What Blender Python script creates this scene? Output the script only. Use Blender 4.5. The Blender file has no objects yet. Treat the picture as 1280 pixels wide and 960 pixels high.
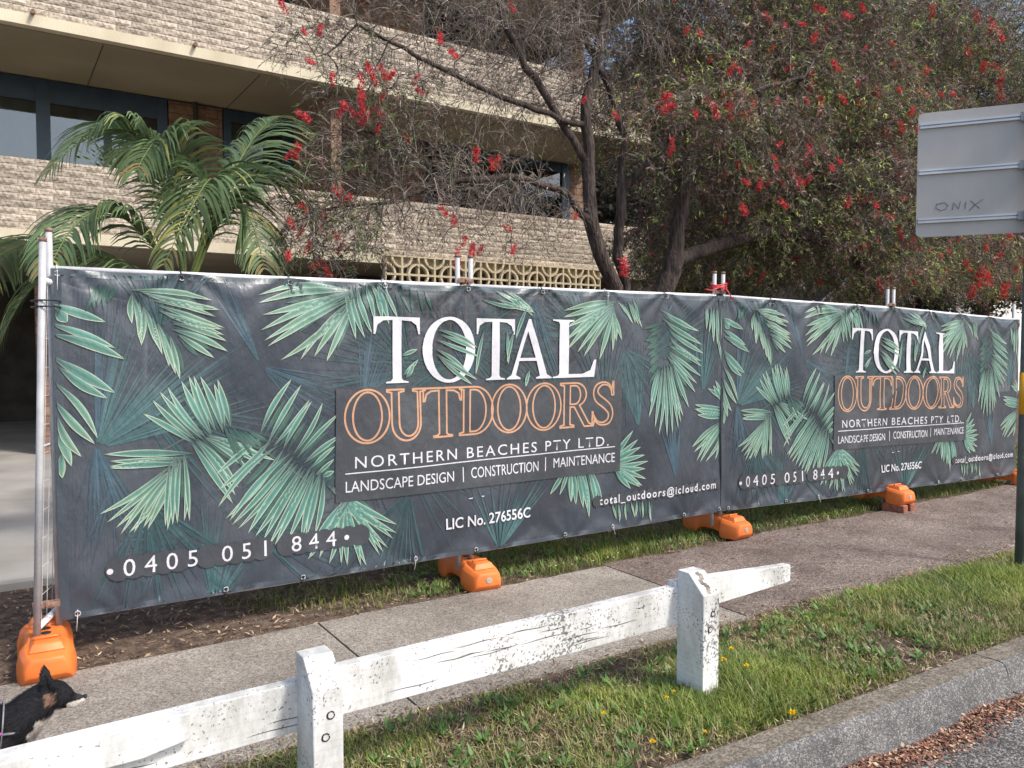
import bpy, bmesh, math, random
import numpy as np
from mathutils import Vector, Matrix, kdtree
random.seed(7); RS = np.random.RandomState(11)
S = bpy.context.scene
COL = S.collection
# ------------------------------------------------------------------ camera, sky, sun, exposure
cam_d = bpy.data.cameras.new('camera'); cam = bpy.data.objects.new('camera', cam_d); COL.objects.link(cam)
cam.location = (0, 0, 1.6)
cam.rotation_euler = (math.radians(90 - 2.67), 0, math.radians(56.3 - 90))
cam_d.sensor_width = 36; cam_d.lens = 27.7; cam_d.clip_end = 2000; cam_d.clip_start = .05
S.camera = cam
SUN = Vector((.42, -.80, 1.02)).normalized()
W = bpy.data.worlds.new('World'); S.world = W; W.use_nodes = True
wn = W.node_tree.nodes; wl = W.node_tree.links
sky = wn.new('ShaderNodeTexSky'); sky.sky_type = 'NISHITA'; sky.sun_disc = False
sky.sun_elevation = math.asin(SUN.z); sky.sun_rotation = math.atan2(SUN.x, SUN.y)
sky.air_density = 1.0; sky.dust_density = 3.0; sky.ozone_density = .6
wn['Background'].inputs[1].default_value = .15
wl.new(sky.outputs[0], wn['Background'].inputs[0])
sd = bpy.data.lights.new('sun', 'SUN'); sd.energy = 2.3; sd.angle = math.radians(8); sd.color = (1, .95, .88)
so = bpy.data.objects.new('sun', sd); COL.objects.link(so); so.rotation_euler = SUN.to_track_quat('Z', 'Y').to_euler()
S.view_settings.view_transform = 'Standard'; S.view_settings.look = 'None'; S.view_settings.exposure = 0.62; S.view_settings.gamma = 1

# ---- measured layout of the banner artwork (metres along, metres up), palm fronds, crown lobes and flowers
FRONDS = [([(0.631, 0.889), (0.71, 0.925), (0.791, 0.949), (0.874, 0.965)], [(0.356, 1.029), (0.507, 1.158), (0.63, 1.22), (0.729, 1.213), (0.829, 1.189)], 10,
  0.05, 0),
 ([(0.629, 0.819), (0.563, 0.754)], [(0.22, 0.85), (0.249, 0.805), (0.259, 0.76)], 4, 0.06, 0),
 ([(0.512, 0.731), (0.602, 0.737)], [(0.208, 0.571), (0.236, 0.494), (0.289, 0.434), (0.343, 0.417), (0.399, 0.427), (0.436, 0.429)], 8, 0.05, 1),
 ([(0.538, 0.757), (0.629, 0.791)], [(0.5, 0.435), (0.525, 0.425), (0.596, 0.451), (0.655, 0.444)], 6, 0.045, 0),
 ([(0.656, 0.845), (0.736, 0.881), (0.777, 0.907)], [(0.866, 0.498), (0.896, 0.596), (1.011, 0.724), (1.105, 0.76)], 7, 0.05, 0),
 ([(0.818, 0.947), (0.985, 0.894)], [(0.897, 0.712), (1.099, 0.842)], 6, 0.04, 2),
 ([(1.028, 0.935), (1.128, 0.84), (1.246, 0.772), (1.336, 0.674), (1.429, 0.589)],
  [(1.162, 1.193), (1.281, 1.16), (1.303, 1.046), (1.465, 1.039), (1.519, 0.851), (1.478, 0.739), (1.476, 0.615)], 10, 0.045, 0),
 ([(0.999, 0.893), (1.156, 0.749), (1.23, 0.668), (1.336, 0.628), (1.413, 0.575)],
  [(0.788, 0.735), (0.791, 0.499), (0.858, 0.419), (0.92, 0.339), (1.019, 0.296), (1.105, 0.262), (1.27, 0.24), (1.363, 0.304)], 16, 0.055, 0),
 ([(1.46, 0.54), (1.555, 0.437)],
  [(1.88, 0.303), (1.862, 0.217), (1.81, 0.143), (1.759, 0.102), (1.649, 0.03), (1.535, 0.079), (1.439, 0.093), (1.346, 0.153), (1.268, 0.118)], 14,
  0.06, 0),
 ([(0.38, 1.727), (0.482, 1.674), (0.526, 1.618), (0.593, 1.513), (0.607, 1.447)],
  [(0.777, 1.682), (0.8, 1.636), (0.799, 1.59), (0.814, 1.506), (0.83, 1.455), (0.833, 1.404), (0.746, 1.278)], 10, 0.05, 1),
 ([(0.35, 1.694), (0.4, 1.632), (0.443, 1.584), (0.509, 1.504), (0.568, 1.43)],
  [(0.344, 1.559), (0.403, 1.439), (0.432, 1.41), (0.503, 1.381), (0.565, 1.274), (0.63, 1.218)], 9, 0.045, 1),
 ([(0.16, 1.72), (0.3, 1.732)], [(0.164, 1.611), (0.255, 1.624)], 5, 0.025, 2), ([(0.012, 1.615)], [(0.232, 1.532)], 1, 0.075, 0),
 ([(0.014, 1.577)], [(0.074, 1.54)], 1, 0.075, 0), ([(0.012, 1.508)], [(0.279, 1.385)], 1, 0.075, 0),
 ([(0.018, 1.462)], [(0.295, 1.322)], 1, 0.075, 0), ([(0.015, 1.332)], [(0.271, 1.17)], 1, 0.075, 0),
 ([(0.041, 1.281)], [(0.227, 1.143)], 1, 0.075, 0), ([(0.016, 1.21)], [(0.199, 0.95)], 1, 0.06, 1), ([(0.014, 1.111)], [(0.178, 0.894)], 1, 0.06, 1),
 ([(0.018, 1.04)], [(0.133, 0.861)], 1, 0.06, 1), ([(0.016, 0.955)], [(0.074, 0.786)], 1, 0.06, 1), ([(0.018, 0.855)], [(0.042, 0.727)], 1, 0.06, 1),
 ([(1.525, 1.759), (1.56, 1.701), (1.603, 1.652)],
  [(1.062, 1.752), (1.052, 1.664), (1.059, 1.545), (1.049, 1.449), (1.088, 1.385), (1.232, 1.311), (1.366, 1.371), (1.468, 1.298)], 10, 0.06, 1),
 ([(1.511, 1.734), (1.688, 1.773), (1.798, 1.777)], [(1.569, 1.432), (1.676, 1.449), (1.741, 1.552), (1.833, 1.536), (1.909, 1.597)], 7, 0.05, 0),
 ([(1.873, 1.771), (2.123, 1.761)], [(1.928, 1.624), (2.172, 1.619)], 4, 0.035, 2),
 ([(2.6, 1.767), (2.776, 1.773)], [(2.89, 1.68), (2.89, 1.632), (2.913, 1.603)], 4, 0.04, 0),
 ([(3.621, 1.715), (3.634, 1.64)],
  [(3.184, 1.705), (3.184, 1.615), (3.185, 1.47), (3.218, 1.398), (3.366, 1.323), (3.565, 1.311), (3.648, 1.443), (3.733, 1.452)], 11, 0.06, 1),
 ([(3.67, 1.716), (3.866, 1.74)], [(3.768, 1.586), (3.944, 1.549)], 5, 0.035, 0),
 ([(4.123, 1.688), (4.232, 1.492), (4.234, 1.333), (4.208, 1.273)], [(4.491, 1.533), (4.564, 1.333), (4.561, 1.176), (4.471, 0.974)], 8, 0.055, 0),
 ([(4.077, 1.177), (4.262, 1.213)], [(3.975, 1.043), (3.99, 0.777), (4.135, 0.679), (4.268, 0.71), (4.335, 0.828), (4.458, 0.923)], 10, 0.055, 0),
 ([(4.111, 1.59), (4.09, 1.196)], [(3.957, 1.53), (3.971, 1.355), (3.987, 1.062)], 8, 0.04, 2),
 ([(4.587, 1.698), (4.834, 1.682)], [(4.561, 1.554), (4.706, 1.411), (4.869, 1.389)], 6, 0.045, 0),
 ([(4.892, 0.925), (4.833, 0.886)], [(4.655, 1.039), (4.712, 1.079), (4.828, 1.159)], 4, 0.06, 0),
 ([(4.863, 0.863), (4.864, 0.778)], [(4.5, 0.921), (4.501, 0.86), (4.53, 0.797)], 4, 0.06, 0),
 ([(4.776, 0.741), (4.986, 0.75)], [(4.448, 0.617), (4.492, 0.49), (4.578, 0.452), (4.722, 0.451), (4.84, 0.441), (4.991, 0.45)], 9, 0.055, 1),
 ([(4.704, 1.556), (4.856, 1.242)], [(4.857, 1.179), (4.891, 0.967)], 3, 0.04, 0),
 ([(3.582, 0.507), (3.655, 0.462)], [(3.8, 0.76), (3.826, 0.661), (3.954, 0.564), (3.967, 0.474), (3.969, 0.336), (3.905, 0.303), (3.754, 0.279)], 10,
  0.06, 0),
 ([(3.463, 0.451), (3.324, 0.464), (3.233, 0.473)], [(3.56, 0.223), (3.43, 0.144), (3.337, 0.23), (3.223, 0.28)], 7, 0.06, 0),
 ([(3.278, 0.474), (3.144, 0.486)], [(3.245, 0.274), (3.078, 0.365)], 3, 0.05, 0),
 ([(3.608, 0.199), (4.035, 0.17)], [(3.633, 0.071), (4.037, 0.04)], 7, 0.03, 1)]
OVERLETTER = [((2.2, 1.498), (2.466, 1.39)), ((2.19, 1.432), (2.486, 1.327)), ((2.218, 1.465), (2.455, 1.373)), ((2.19, 1.334), (2.466, 1.175)),
 ((2.208, 1.309), (2.427, 1.146)), ((2.181, 1.367), (2.386, 1.231)), ((1.931, 1.342), (2.03, 1.378)), ((1.939, 1.222), (2.037, 1.31)),
 ((1.957, 1.205), (2.005, 1.288)), ((2.709, 1.483), (2.719, 1.279)), ((2.756, 1.483), (2.709, 1.289)), ((2.852, 1.65), (2.78, 1.457)),
 ((2.639, 1.719), (2.909, 1.635)), ((2.541, 1.711), (2.842, 1.667)), ((2.888, 1.22), (2.859, 1.115)), ((2.521, 1.482), (2.462, 1.212))]
FANS = [((0.184, 0.871), [(0.27, 1.551), (0.361, 1.449), (0.564, 1.329), (0.706, 1.296), (0.947, 1.402), (1.023, 1.258), (1.067, 1.032)], 34, 0.022, 1),
 ((0.184, 0.871), [(0.177, 1.421), (0.27, 1.551)], 6, 0.02, 0), ((0.185, 0.9), [(0.081, 0.533), (0.246, 0.424), (0.462, 0.397)], 9, 0.03, 0),
 ((1.039, 1.29), [(0.744, 1.771), (0.923, 1.778)], 7, 0.02, 0), ((1.039, 1.29), [(1.378, 0.883), (1.535, 1.01), (1.626, 1.193)], 10, 0.018, 0),
 ((2.913, 1.738), [(2.47, 1.188), (2.731, 1.181), (3.273, 1.167)], 12, 0.02, 0),
 ((1.645, 1.004), [(1.614, 1.534), (1.778, 1.552), (1.965, 1.396)], 10, 0.02, 0),
 ((0.754, -0.064), [(0.648, 0.423), (0.756, 0.467), (0.862, 0.252), (1.002, 0.158)], 18, 0.028, 1),
 ((0.517, 0.356), [(0.274, 0.577), (0.338, 0.161), (0.435, 0.062)], 6, 0.025, 0),
 ((0.264, 0.713), [(0.118, 0.462), (0.1, 0.2), (0.259, 0.445)], 6, 0.03, 0),
 ((2.637, -0.009), [(2.364, 0.473), (2.638, 0.463), (2.885, 0.403), (3.1, 0.436)], 18, 0.022, 1),
 ((3.876, 0.755), [(3.601, 1.264), (3.77, 1.357), (3.972, 1.335)], 16, 0.02, 1),
 ((4.598, 1.0), [(4.421, 1.533), (4.589, 1.575), (4.823, 1.452)], 12, 0.02, 1), ((4.273, 0.326), [(4.108, 0.741), (4.321, 0.808)], 8, 0.03, 0),
 ((2.443, 1.179), [(2.11, 1.627), (2.368, 1.632), (2.639, 1.603)], 12, 0.015, 0), ((1.5, 0.774), [(1.611, 1.16), (1.7, 1.105)], 5, 0.02, 0)]
TEXTS = [('0405 051 844', 0.298, 1.475, 0.185, 0.09, 1.6, 0), ('NORTHERN BEACHES PTY LTD.', 1.602, 3.581, 0.647, 0.071, 1.25, 0),
 ('LANDSCAPE DESIGN', 1.542, 2.292, 0.502, 0.067, 1.0, 0), ('CONSTRUCTION', 2.425, 2.965, 0.509, 0.071, 1.0, 0),
 ('MAINTENANCE', 3.095, 3.642, 0.52, 0.069, 1.0, 0), ('LIC No. 276556C', 2.227, 2.898, 0.188, 0.071, 1.0, 1),
 ('total_outdoors@icloud.com', 3.505, 4.869, 0.204, 0.061, 1.3, 1)]
PALM_FRONDS = [[(1.321, 6.6, 2.253), (0.997, 6.5, 3.145), (0.385, 6.3, 2.798)], [(1.369, 6.6, 2.256), (1.779, 6.7, 3.139), (2.288, 7.2, 3.69)],
 [(1.321, 6.6, 2.222), (1.219, 6.5, 3.087), (0.92, 6.2, 2.845)], [(1.357, 6.6, 2.255), (1.508, 6.5, 2.91), (1.076, 6.1, 2.195)],
 [(1.398, 6.6, 2.226), (1.878, 6.6, 2.97), (2.344, 6.5, 2.505)], [(1.279, 6.6, 2.188), (0.798, 6.5, 2.594), (0.367, 6.1, 2.127)],
 [(1.387, 6.6, 2.257), (1.683, 6.6, 2.756), (1.845, 6.3, 2.226)], [(1.369, 6.6, 2.256), (1.516, 6.8, 3.027), (1.453, 7.4, 3.302)],
 [(1.339, 6.6, 2.223), (1.129, 6.5, 2.805), (1.41, 6.0, 2.206)], [(1.369, 6.6, 2.256), (1.904, 6.9, 3.53), (2.492, 7.4, 2.919)],
 [(1.219, 6.6, 2.123), (0.539, 6.6, 2.207), (0.083, 6.6, 1.623)], [(1.22, 6.6, 2.154), (0.409, 6.9, 2.375), (-0.053, 7.6, 2.071)],
 [(1.368, 6.6, 2.193), (1.779, 6.5, 2.463), (2.102, 6.3, 2.176)]]
CROWN = [(2.341, 6.3, 2.581, 0.425, 0.6, 0.489, 1.1, 'a'), (2.752, 6.5, 3.774, 0.58, 0.6, 0.68, 0.6, 'b'), (2.262, 6.5, 4.211, 0.278, 0.6, 0.39, 0.3, 'b'),
 (3.733, 6.7, 3.771, 1.032, 0.619, 0.901, 0.4, 'c'), (3.185, 6.3, 2.826, 0.574, 0.6, 0.418, 0.6, 'c'),
 (4.154, 6.8, 4.798, 1.656, 0.993, 0.619, 0.7, 'c'), (5.299, 7, 4.777, 1.302, 0.781, 0.938, 0.7, 'c'),
 (3.845, 6.3, 3.037, 0.83, 0.6, 0.439, 0.5, 'c'), (7.546, 7, 5.328, 2.067, 1.24, 1.067, 1.4, 'd'), (6.285, 6.8, 5.273, 1.322, 0.793, 0.885, 1, 'c'),
 (7.182, 6.4, 4.06, 1.638, 0.983, 0.731, 1.4, 'd'), (9.317, 6.9, 5.128, 2.311, 1.3, 1.376, 1.5, 'd'),
 (9.222, 6.8, 3.592, 2.521, 1.3, 0.852, 1.5, 'd'), (12.334, 7.2, 6.379, 3.399, 1.3, 1.113, 1.2, 'e'),
 (10.555, 6.6, 4.374, 2.405, 1.3, 1.221, 1.6, 'e'), (13.638, 6.6, 6.207, 3.223, 1.3, 1.381, 1.4, 'e'),
 (14.656, 7, 3.064, 2.809, 1.3, 0.695, 1.0, 'e'), (8.557, 7.6, 2.983, 1.964, 1.179, 0.662, 1.3, 'd'),
 (10.948, 7.2, 2.866, 2.005, 1.203, 0.602, 1.3, 'd'), (15.803, 7.6, 5.139, 3.764, 1.3, 1.619, 1.2, 'e')]
FLOWERS = [(6.17, 5.97, 4.905, 0.048), (5.897, 6.033, 4.134, 0.067), (5.812, 5.866, 4.021, 0.065), (6.738, 5.954, 4.325, 0.05), (7.176, 6.107, 4.397, 0.073),
 (6.696, 6.109, 4.271, 0.081), (6.444, 5.8, 4.068, 0.068), (6.691, 5.833, 4.117, 0.069), (6.975, 5.771, 4.19, 0.06), (7.059, 5.926, 4.156, 0.061),
 (6.105, 5.762, 3.988, 0.056), (8.265, 5.933, 5.276, 0.065), (8.323, 6.01, 4.88, 0.055), (8.592, 5.861, 4.974, 0.077), (8.342, 6.021, 4.735, 0.055),
 (8.471, 5.986, 4.559, 0.067), (8.613, 5.76, 4.553, 0.066), (9.27, 5.974, 4.691, 0.081), (9.424, 5.854, 4.736, 0.104), (9.773, 5.916, 4.384, 0.083),
 (10.031, 5.863, 4.462, 0.096), (10.192, 6.027, 4.176, 0.086), (12.447, 5.926, 6.354, 0.108), (12.452, 5.813, 6.146, 0.108),
 (12.065, 5.968, 6.397, 0.093), (12.055, 6.062, 5.911, 0.094), (12.115, 5.873, 5.649, 0.08), (12.465, 5.839, 5.673, 0.095),
 (12.691, 5.905, 5.524, 0.082), (13.172, 6.125, 5.513, 0.086), (11.033, 6.14, 5.43, 0.077), (10.787, 6.019, 5.079, 0.076),
 (11.92, 6.111, 5.141, 0.081), (11.106, 6.088, 6.274, 0.077), (9.168, 5.901, 5.81, 0.069), (8.701, 5.787, 5.567, 0.066), (8.474, 6.011, 5.667, 0.078),
 (7.471, 5.973, 5.332, 0.052), (6.292, 5.895, 4.874, 0.038), (6.971, 5.84, 3.404, 0.05), (7.3, 5.913, 3.437, 0.062), (7.067, 5.938, 3.132, 0.062),
 (7.655, 5.858, 3.241, 0.063), (7.951, 5.867, 3.521, 0.075), (8.191, 5.933, 3.588, 0.066), (9.769, 6.094, 3.539, 0.085), (9.329, 5.985, 3.497, 0.07),
 (8.89, 5.863, 3.394, 0.057), (8.551, 5.861, 3.761, 0.067), (13.41, 6.462, 2.752, 0.134), (13.87, 6.554, 2.715, 0.137), (14.407, 6.545, 2.537, 0.125),
 (14.243, 6.612, 3.1, 0.109), (13.317, 6.607, 2.913, 0.09), (13.273, 6.512, 2.491, 0.104), (14.849, 6.502, 3.032, 0.127),
 (14.334, 6.498, 3.403, 0.124), (10.827, 6.418, 2.995, 0.105), (11.127, 6.691, 2.855, 0.095), (11.08, 6.607, 2.588, 0.081),
 (10.32, 6.01, 3.155, 0.075), (10.73, 6.543, 2.509, 0.079), (2.003, 6.209, 4.243, 0.043), (2.096, 6.023, 4.02, 0.035), (2.224, 6.025, 4.06, 0.036),
 (2.16, 6.07, 3.823, 0.036), (2.328, 6.053, 3.708, 0.044), (2.627, 6.035, 3.854, 0.045), (2.575, 6.045, 3.752, 0.044), (2.637, 6.194, 3.707, 0.053),
 (2.582, 6.066, 3.58, 0.052), (2.903, 6.333, 3.96, 0.055), (2.896, 6.239, 3.885, 0.055), (2.75, 6.189, 3.824, 0.046), (2.938, 6.248, 3.922, 0.047),
 (3.124, 6.092, 3.766, 0.039), (3.204, 6.324, 3.945, 0.04), (2.869, 6.294, 3.741, 0.039), (2.661, 6.254, 3.563, 0.054), (2.645, 6.168, 3.487, 0.053),
 (2.846, 6.295, 3.603, 0.047), (2.83, 6.261, 3.491, 0.047), (2.794, 6.231, 3.393, 0.047), (2.603, 6.32, 3.569, 0.046), (2.459, 6.222, 3.522, 0.045),
 (2.456, 6.128, 3.562, 0.037), (3.374, 6.193, 4.298, 0.048), (3.439, 6.069, 4.136, 0.048), (2.103, 6.067, 3.395, 0.05), (2.099, 6.254, 3.156, 0.051),
 (2.041, 6.275, 3.121, 0.044), (3.092, 6.34, 3.412, 0.04), (3.11, 6.298, 3.42, 0.04), (2.46, 6.19, 2.837, 0.053), (2.343, 6.031, 2.831, 0.044),
 (2.514, 6.171, 2.826, 0.045), (2.352, 6.325, 2.683, 0.053), (2.298, 6.276, 2.574, 0.045), (2.393, 6.17, 2.504, 0.045), (2.126, 6.159, 2.703, 0.044),
 (2.001, 6.076, 2.555, 0.05), (2.058, 6.062, 2.497, 0.043), (1.95, 6.026, 2.3, 0.042), (2.274, 6.312, 2.283, 0.045), (2.448, 6.224, 2.417, 0.045),
 (2.117, 6.05, 2.376, 0.043), (2.313, 6.145, 2.207, 0.045), (3.632, 6.017, 3.281, 0.049), (3.894, 6.073, 3.27, 0.058), (3.949, 6.256, 3.298, 0.051),
 (3.426, 6.228, 2.803, 0.049), (3.489, 6.168, 2.73, 0.049), (3.554, 6.096, 2.536, 0.049), (3.715, 6.228, 2.483, 0.059), (3.865, 6.335, 2.504, 0.052),
 (4.059, 6.152, 2.705, 0.043), (4.035, 6.025, 2.492, 0.05), (3.444, 6.02, 2.381, 0.056), (5.261, 6.029, 3.892, 0.046), (5.654, 6.336, 2.44, 0.078),
 (5.973, 5.966, 3.705, 0.057), (6.07, 6.085, 3.661, 0.058), (4.786, 6.06, 2.869, 0.036), (4.062, 6.091, 4.683, 0.042), (5.026, 6.242, 4.063, 0.037)]

# ------------------------------------------------------------------ materials
def mat(name, c1, c2=None, scale=8, rough=.7, bump=0, bscale=None, attr=False, spec=.5, metal=0, detail=4, stretch=None, c3=None, dist=.02, transl=0, island=0):
    m = bpy.data.materials.new(name); m.use_nodes = True; n = m.node_tree.nodes; l = m.node_tree.links
    p = n['Principled BSDF']; p.inputs['Roughness'].default_value = rough; p.inputs['Metallic'].default_value = metal
    p.inputs['Specular IOR Level'].default_value = spec
    tc = n.new('ShaderNodeTexCoord'); vec = tc.outputs['Object']
    if stretch:
        mp = n.new('ShaderNodeMapping'); mp.inputs['Scale'].default_value = stretch; l.new(vec, mp.inputs[0]); vec = mp.outputs[0]
    no = n.new('ShaderNodeTexNoise'); no.inputs['Scale'].default_value = scale; no.inputs['Detail'].default_value = detail; l.new(vec, no.inputs['Vector'])
    r = n.new('ShaderNodeValToRGB'); l.new(no.outputs[0], r.inputs[0])
    r.color_ramp.elements[0].position = .35; r.color_ramp.elements[1].position = .65
    r.color_ramp.elements[0].color = (*c1, 1); r.color_ramp.elements[1].color = (*(c2 or c1), 1)
    if c3:
        e = r.color_ramp.elements.new(.5); e.color = (*c3, 1)
    out = r.outputs[0]
    if attr:
        a = n.new('ShaderNodeVertexColor'); a.layer_name = 'Col'
        mx = n.new('ShaderNodeMixRGB'); mx.blend_type = 'MULTIPLY'; mx.inputs[0].default_value = 1
        l.new(out, mx.inputs[1]); l.new(a.outputs[0], mx.inputs[2]); out = mx.outputs[0]
    if island:
        g = n.new('ShaderNodeNewGeometry'); oi = n.new('ShaderNodeObjectInfo')
        ad = n.new('ShaderNodeMath'); ad.operation = 'ADD'; l.new(g.outputs['Random Per Island'], ad.inputs[0]); l.new(oi.outputs['Random'], ad.inputs[1])
        fr = n.new('ShaderNodeMath'); fr.operation = 'FRACT'; l.new(ad.outputs[0], fr.inputs[0])
        mr = n.new('ShaderNodeMapRange'); mr.inputs[3].default_value = 1 - island; mr.inputs[4].default_value = 1 + island; l.new(fr.outputs[0], mr.inputs[0])
        mx = n.new('ShaderNodeVectorMath'); mx.operation = 'SCALE'; l.new(out, mx.inputs[0]); l.new(mr.outputs[0], mx.inputs['Scale']); out = mx.outputs[0]
    l.new(out, p.inputs['Base Color'])
    if bump:
        b = n.new('ShaderNodeBump'); b.inputs['Strength'].default_value = bump; b.inputs['Distance'].default_value = dist
        n2 = n.new('ShaderNodeTexNoise'); n2.inputs['Scale'].default_value = bscale or scale * 3; n2.inputs['Detail'].default_value = 6; l.new(vec, n2.inputs['Vector'])
        l.new(n2.outputs[0], b.inputs['Height']); l.new(b.outputs[0], p.inputs['Normal'])
    if transl:
        t = n.new('ShaderNodeBsdfTranslucent'); l.new(out, t.inputs[0]); ms = n.new('ShaderNodeMixShader'); ms.inputs[0].default_value = transl
        l.new(p.outputs[0], ms.inputs[1]); l.new(t.outputs[0], ms.inputs[2]); l.new(ms.outputs[0], n['Material Output'].inputs[0])
    return m

def aggregate(name, cols, scale, rough=.85, bump=.5, big=1.2, dark=(.6, .6, .6)):
    """concrete or asphalt with exposed stones: voronoi cells of different stone colours"""
    m = bpy.data.materials.new(name); m.use_nodes = True; n = m.node_tree.nodes; l = m.node_tree.links
    p = n['Principled BSDF']; p.inputs['Roughness'].default_value = rough
    tc = n.new('ShaderNodeTexCoord'); v = n.new('ShaderNodeTexVoronoi'); v.inputs['Scale'].default_value = scale; l.new(tc.outputs['Object'], v.inputs['Vector'])
    sp = n.new('ShaderNodeSeparateColor'); l.new(v.outputs['Color'], sp.inputs[0])
    r = n.new('ShaderNodeValToRGB'); l.new(sp.outputs[0], r.inputs[0]); cr = r.color_ramp; cr.interpolation = 'CONSTANT'
    cr.elements[0].color = (*cols[0], 1); cr.elements[0].position = 0; cr.elements[1].color = (*cols[1], 1); cr.elements[1].position = 1 / len(cols)
    for i in range(2, len(cols)):
        e = cr.elements.new(i / len(cols)); e.color = (*cols[i], 1)
    no = n.new('ShaderNodeTexNoise'); no.inputs['Scale'].default_value = big; no.inputs['Detail'].default_value = 8; no.inputs['Roughness'].default_value = .7; l.new(tc.outputs['Object'], no.inputs['Vector'])
    r2 = n.new('ShaderNodeValToRGB'); l.new(no.outputs[0], r2.inputs[0]); r2.color_ramp.elements[0].color = (*dark, 1); r2.color_ramp.elements[1].color = (1.08, 1.05, 1.02, 1)
    r2.color_ramp.elements[0].position = .3; r2.color_ramp.elements[1].position = .68
    mx = n.new('ShaderNodeMixRGB'); mx.blend_type = 'MULTIPLY'; mx.inputs[0].default_value = 1; l.new(r.outputs[0], mx.inputs[1]); l.new(r2.outputs[0], mx.inputs[2])
    l.new(mx.outputs[0], p.inputs['Base Color'])
    b = n.new('ShaderNodeBump'); b.inputs['Strength'].default_value = bump; b.inputs['Distance'].default_value = .006; b.invert = True
    l.new(v.outputs['Distance'], b.inputs['Height']); l.new(b.outputs[0], p.inputs['Normal'])
    return m

def painted_wood():
    m = mat('weathered white paint', (.70, .70, .70), (.80, .80, .80), 3, .5, .12, 40, dist=.003, stretch=(.3, 1, 1))
    n = m.node_tree.nodes; l = m.node_tree.links; p = n['Principled BSDF']
    src = p.inputs['Base Color'].links[0].from_socket
    tc = n.new('ShaderNodeTexCoord')
    a = n.new('ShaderNodeTexNoise'); a.inputs['Scale'].default_value = 90; a.inputs['Detail'].default_value = 5; l.new(tc.outputs['Object'], a.inputs['Vector'])
    b = n.new('ShaderNodeTexNoise'); b.inputs['Scale'].default_value = 4.5; b.inputs['Detail'].default_value = 3; l.new(tc.outputs['Object'], b.inputs['Vector'])
    ad = n.new('ShaderNodeMath'); ad.operation = 'MULTIPLY_ADD'; ad.inputs[1].default_value = .62; l.new(b.outputs[0], ad.inputs[0]); l.new(a.outputs[0], ad.inputs[2])
    r = n.new('ShaderNodeValToRGB'); l.new(ad.outputs[0], r.inputs[0]); r.color_ramp.elements[0].position = .925; r.color_ramp.elements[1].position = .97
    r.color_ramp.elements[0].color = (0, 0, 0, 1); r.color_ramp.elements[1].color = (.85, .85, .85, 1)
    mx = n.new('ShaderNodeMixRGB'); l.new(r.outputs[0], mx.inputs[0]); l.new(src, mx.inputs[1]); mx.inputs[2].default_value = (.14, .14, .13, 1)
    w = n.new('ShaderNodeTexWave'); w.inputs['Scale'].default_value = .8; w.inputs['Distortion'].default_value = 9; w.inputs['Detail'].default_value = 4; w.bands_direction = 'Z'
    mp = n.new('ShaderNodeMapping'); mp.inputs['Scale'].default_value = (.5, 1, 14); l.new(tc.outputs['Object'], mp.inputs[0]); l.new(mp.outputs[0], w.inputs['Vector'])
    r3 = n.new('ShaderNodeValToRGB'); l.new(w.outputs['Fac'], r3.inputs[0]); r3.color_ramp.elements[0].position = 0; r3.color_ramp.elements[0].color = (.93, .93, .92, 1); r3.color_ramp.elements[1].position = .15; r3.color_ramp.elements[1].color = (1, 1, 1, 1)
    m2 = n.new('ShaderNodeMixRGB'); m2.blend_type = 'MULTIPLY'; m2.inputs[0].default_value = 1; l.new(mx.outputs[0], m2.inputs[1]); l.new(r3.outputs[0], m2.inputs[2])
    st = n.new('ShaderNodeTexNoise'); st.inputs['Scale'].default_value = 3.2; st.inputs['Detail'].default_value = 8; st.inputs['Roughness'].default_value = .75
    mp4 = n.new('ShaderNodeMapping'); mp4.inputs['Scale'].default_value = (1.6, 1, .7); l.new(tc.outputs['Object'], mp4.inputs[0]); l.new(mp4.outputs[0], st.inputs['Vector'])
    r4 = n.new('ShaderNodeValToRGB'); l.new(st.outputs[0], r4.inputs[0]); r4.color_ramp.elements[0].position = .36; r4.color_ramp.elements[0].color = (.60, .60, .57, 1); r4.color_ramp.elements[1].position = .56; r4.color_ramp.elements[1].color = (1, 1, 1, 1)
    m4 = n.new('ShaderNodeMixRGB'); m4.blend_type = 'MULTIPLY'; m4.inputs[0].default_value = 1; l.new(m2.outputs[0], m4.inputs[1]); l.new(r4.outputs[0], m4.inputs[2]); m2 = m4
    l.new(m2.outputs[0], p.inputs['Base Color'])
    return m

def glass_mat():
    m = bpy.data.materials.new('window glass'); m.use_nodes = True; n = m.node_tree.nodes; l = m.node_tree.links
    n.remove(n['Principled BSDF']); t = n.new('ShaderNodeBsdfTransparent'); t.inputs[0].default_value = (.55, .6, .6, 1)
    g = n.new('ShaderNodeBsdfGlossy'); g.inputs['Roughness'].default_value = .015; g.inputs[0].default_value = (.9, .95, 1, 1)
    f = n.new('ShaderNodeLayerWeight'); f.inputs[0].default_value = .52
    no = n.new('ShaderNodeTexNoise'); no.inputs['Scale'].default_value = 1.3; b = n.new('ShaderNodeBump'); b.inputs['Strength'].default_value = .08; b.inputs['Distance'].default_value = .02
    l.new(no.outputs[0], b.inputs['Height']); l.new(b.outputs[0], g.inputs['Normal'])
    x = n.new('ShaderNodeMixShader'); l.new(f.outputs['Fresnel'], x.inputs[0]); l.new(t.outputs[0], x.inputs[1]); l.new(g.outputs[0], x.inputs[2])
    l.new(x.outputs[0], n['Material Output'].inputs[0]); return m

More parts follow.
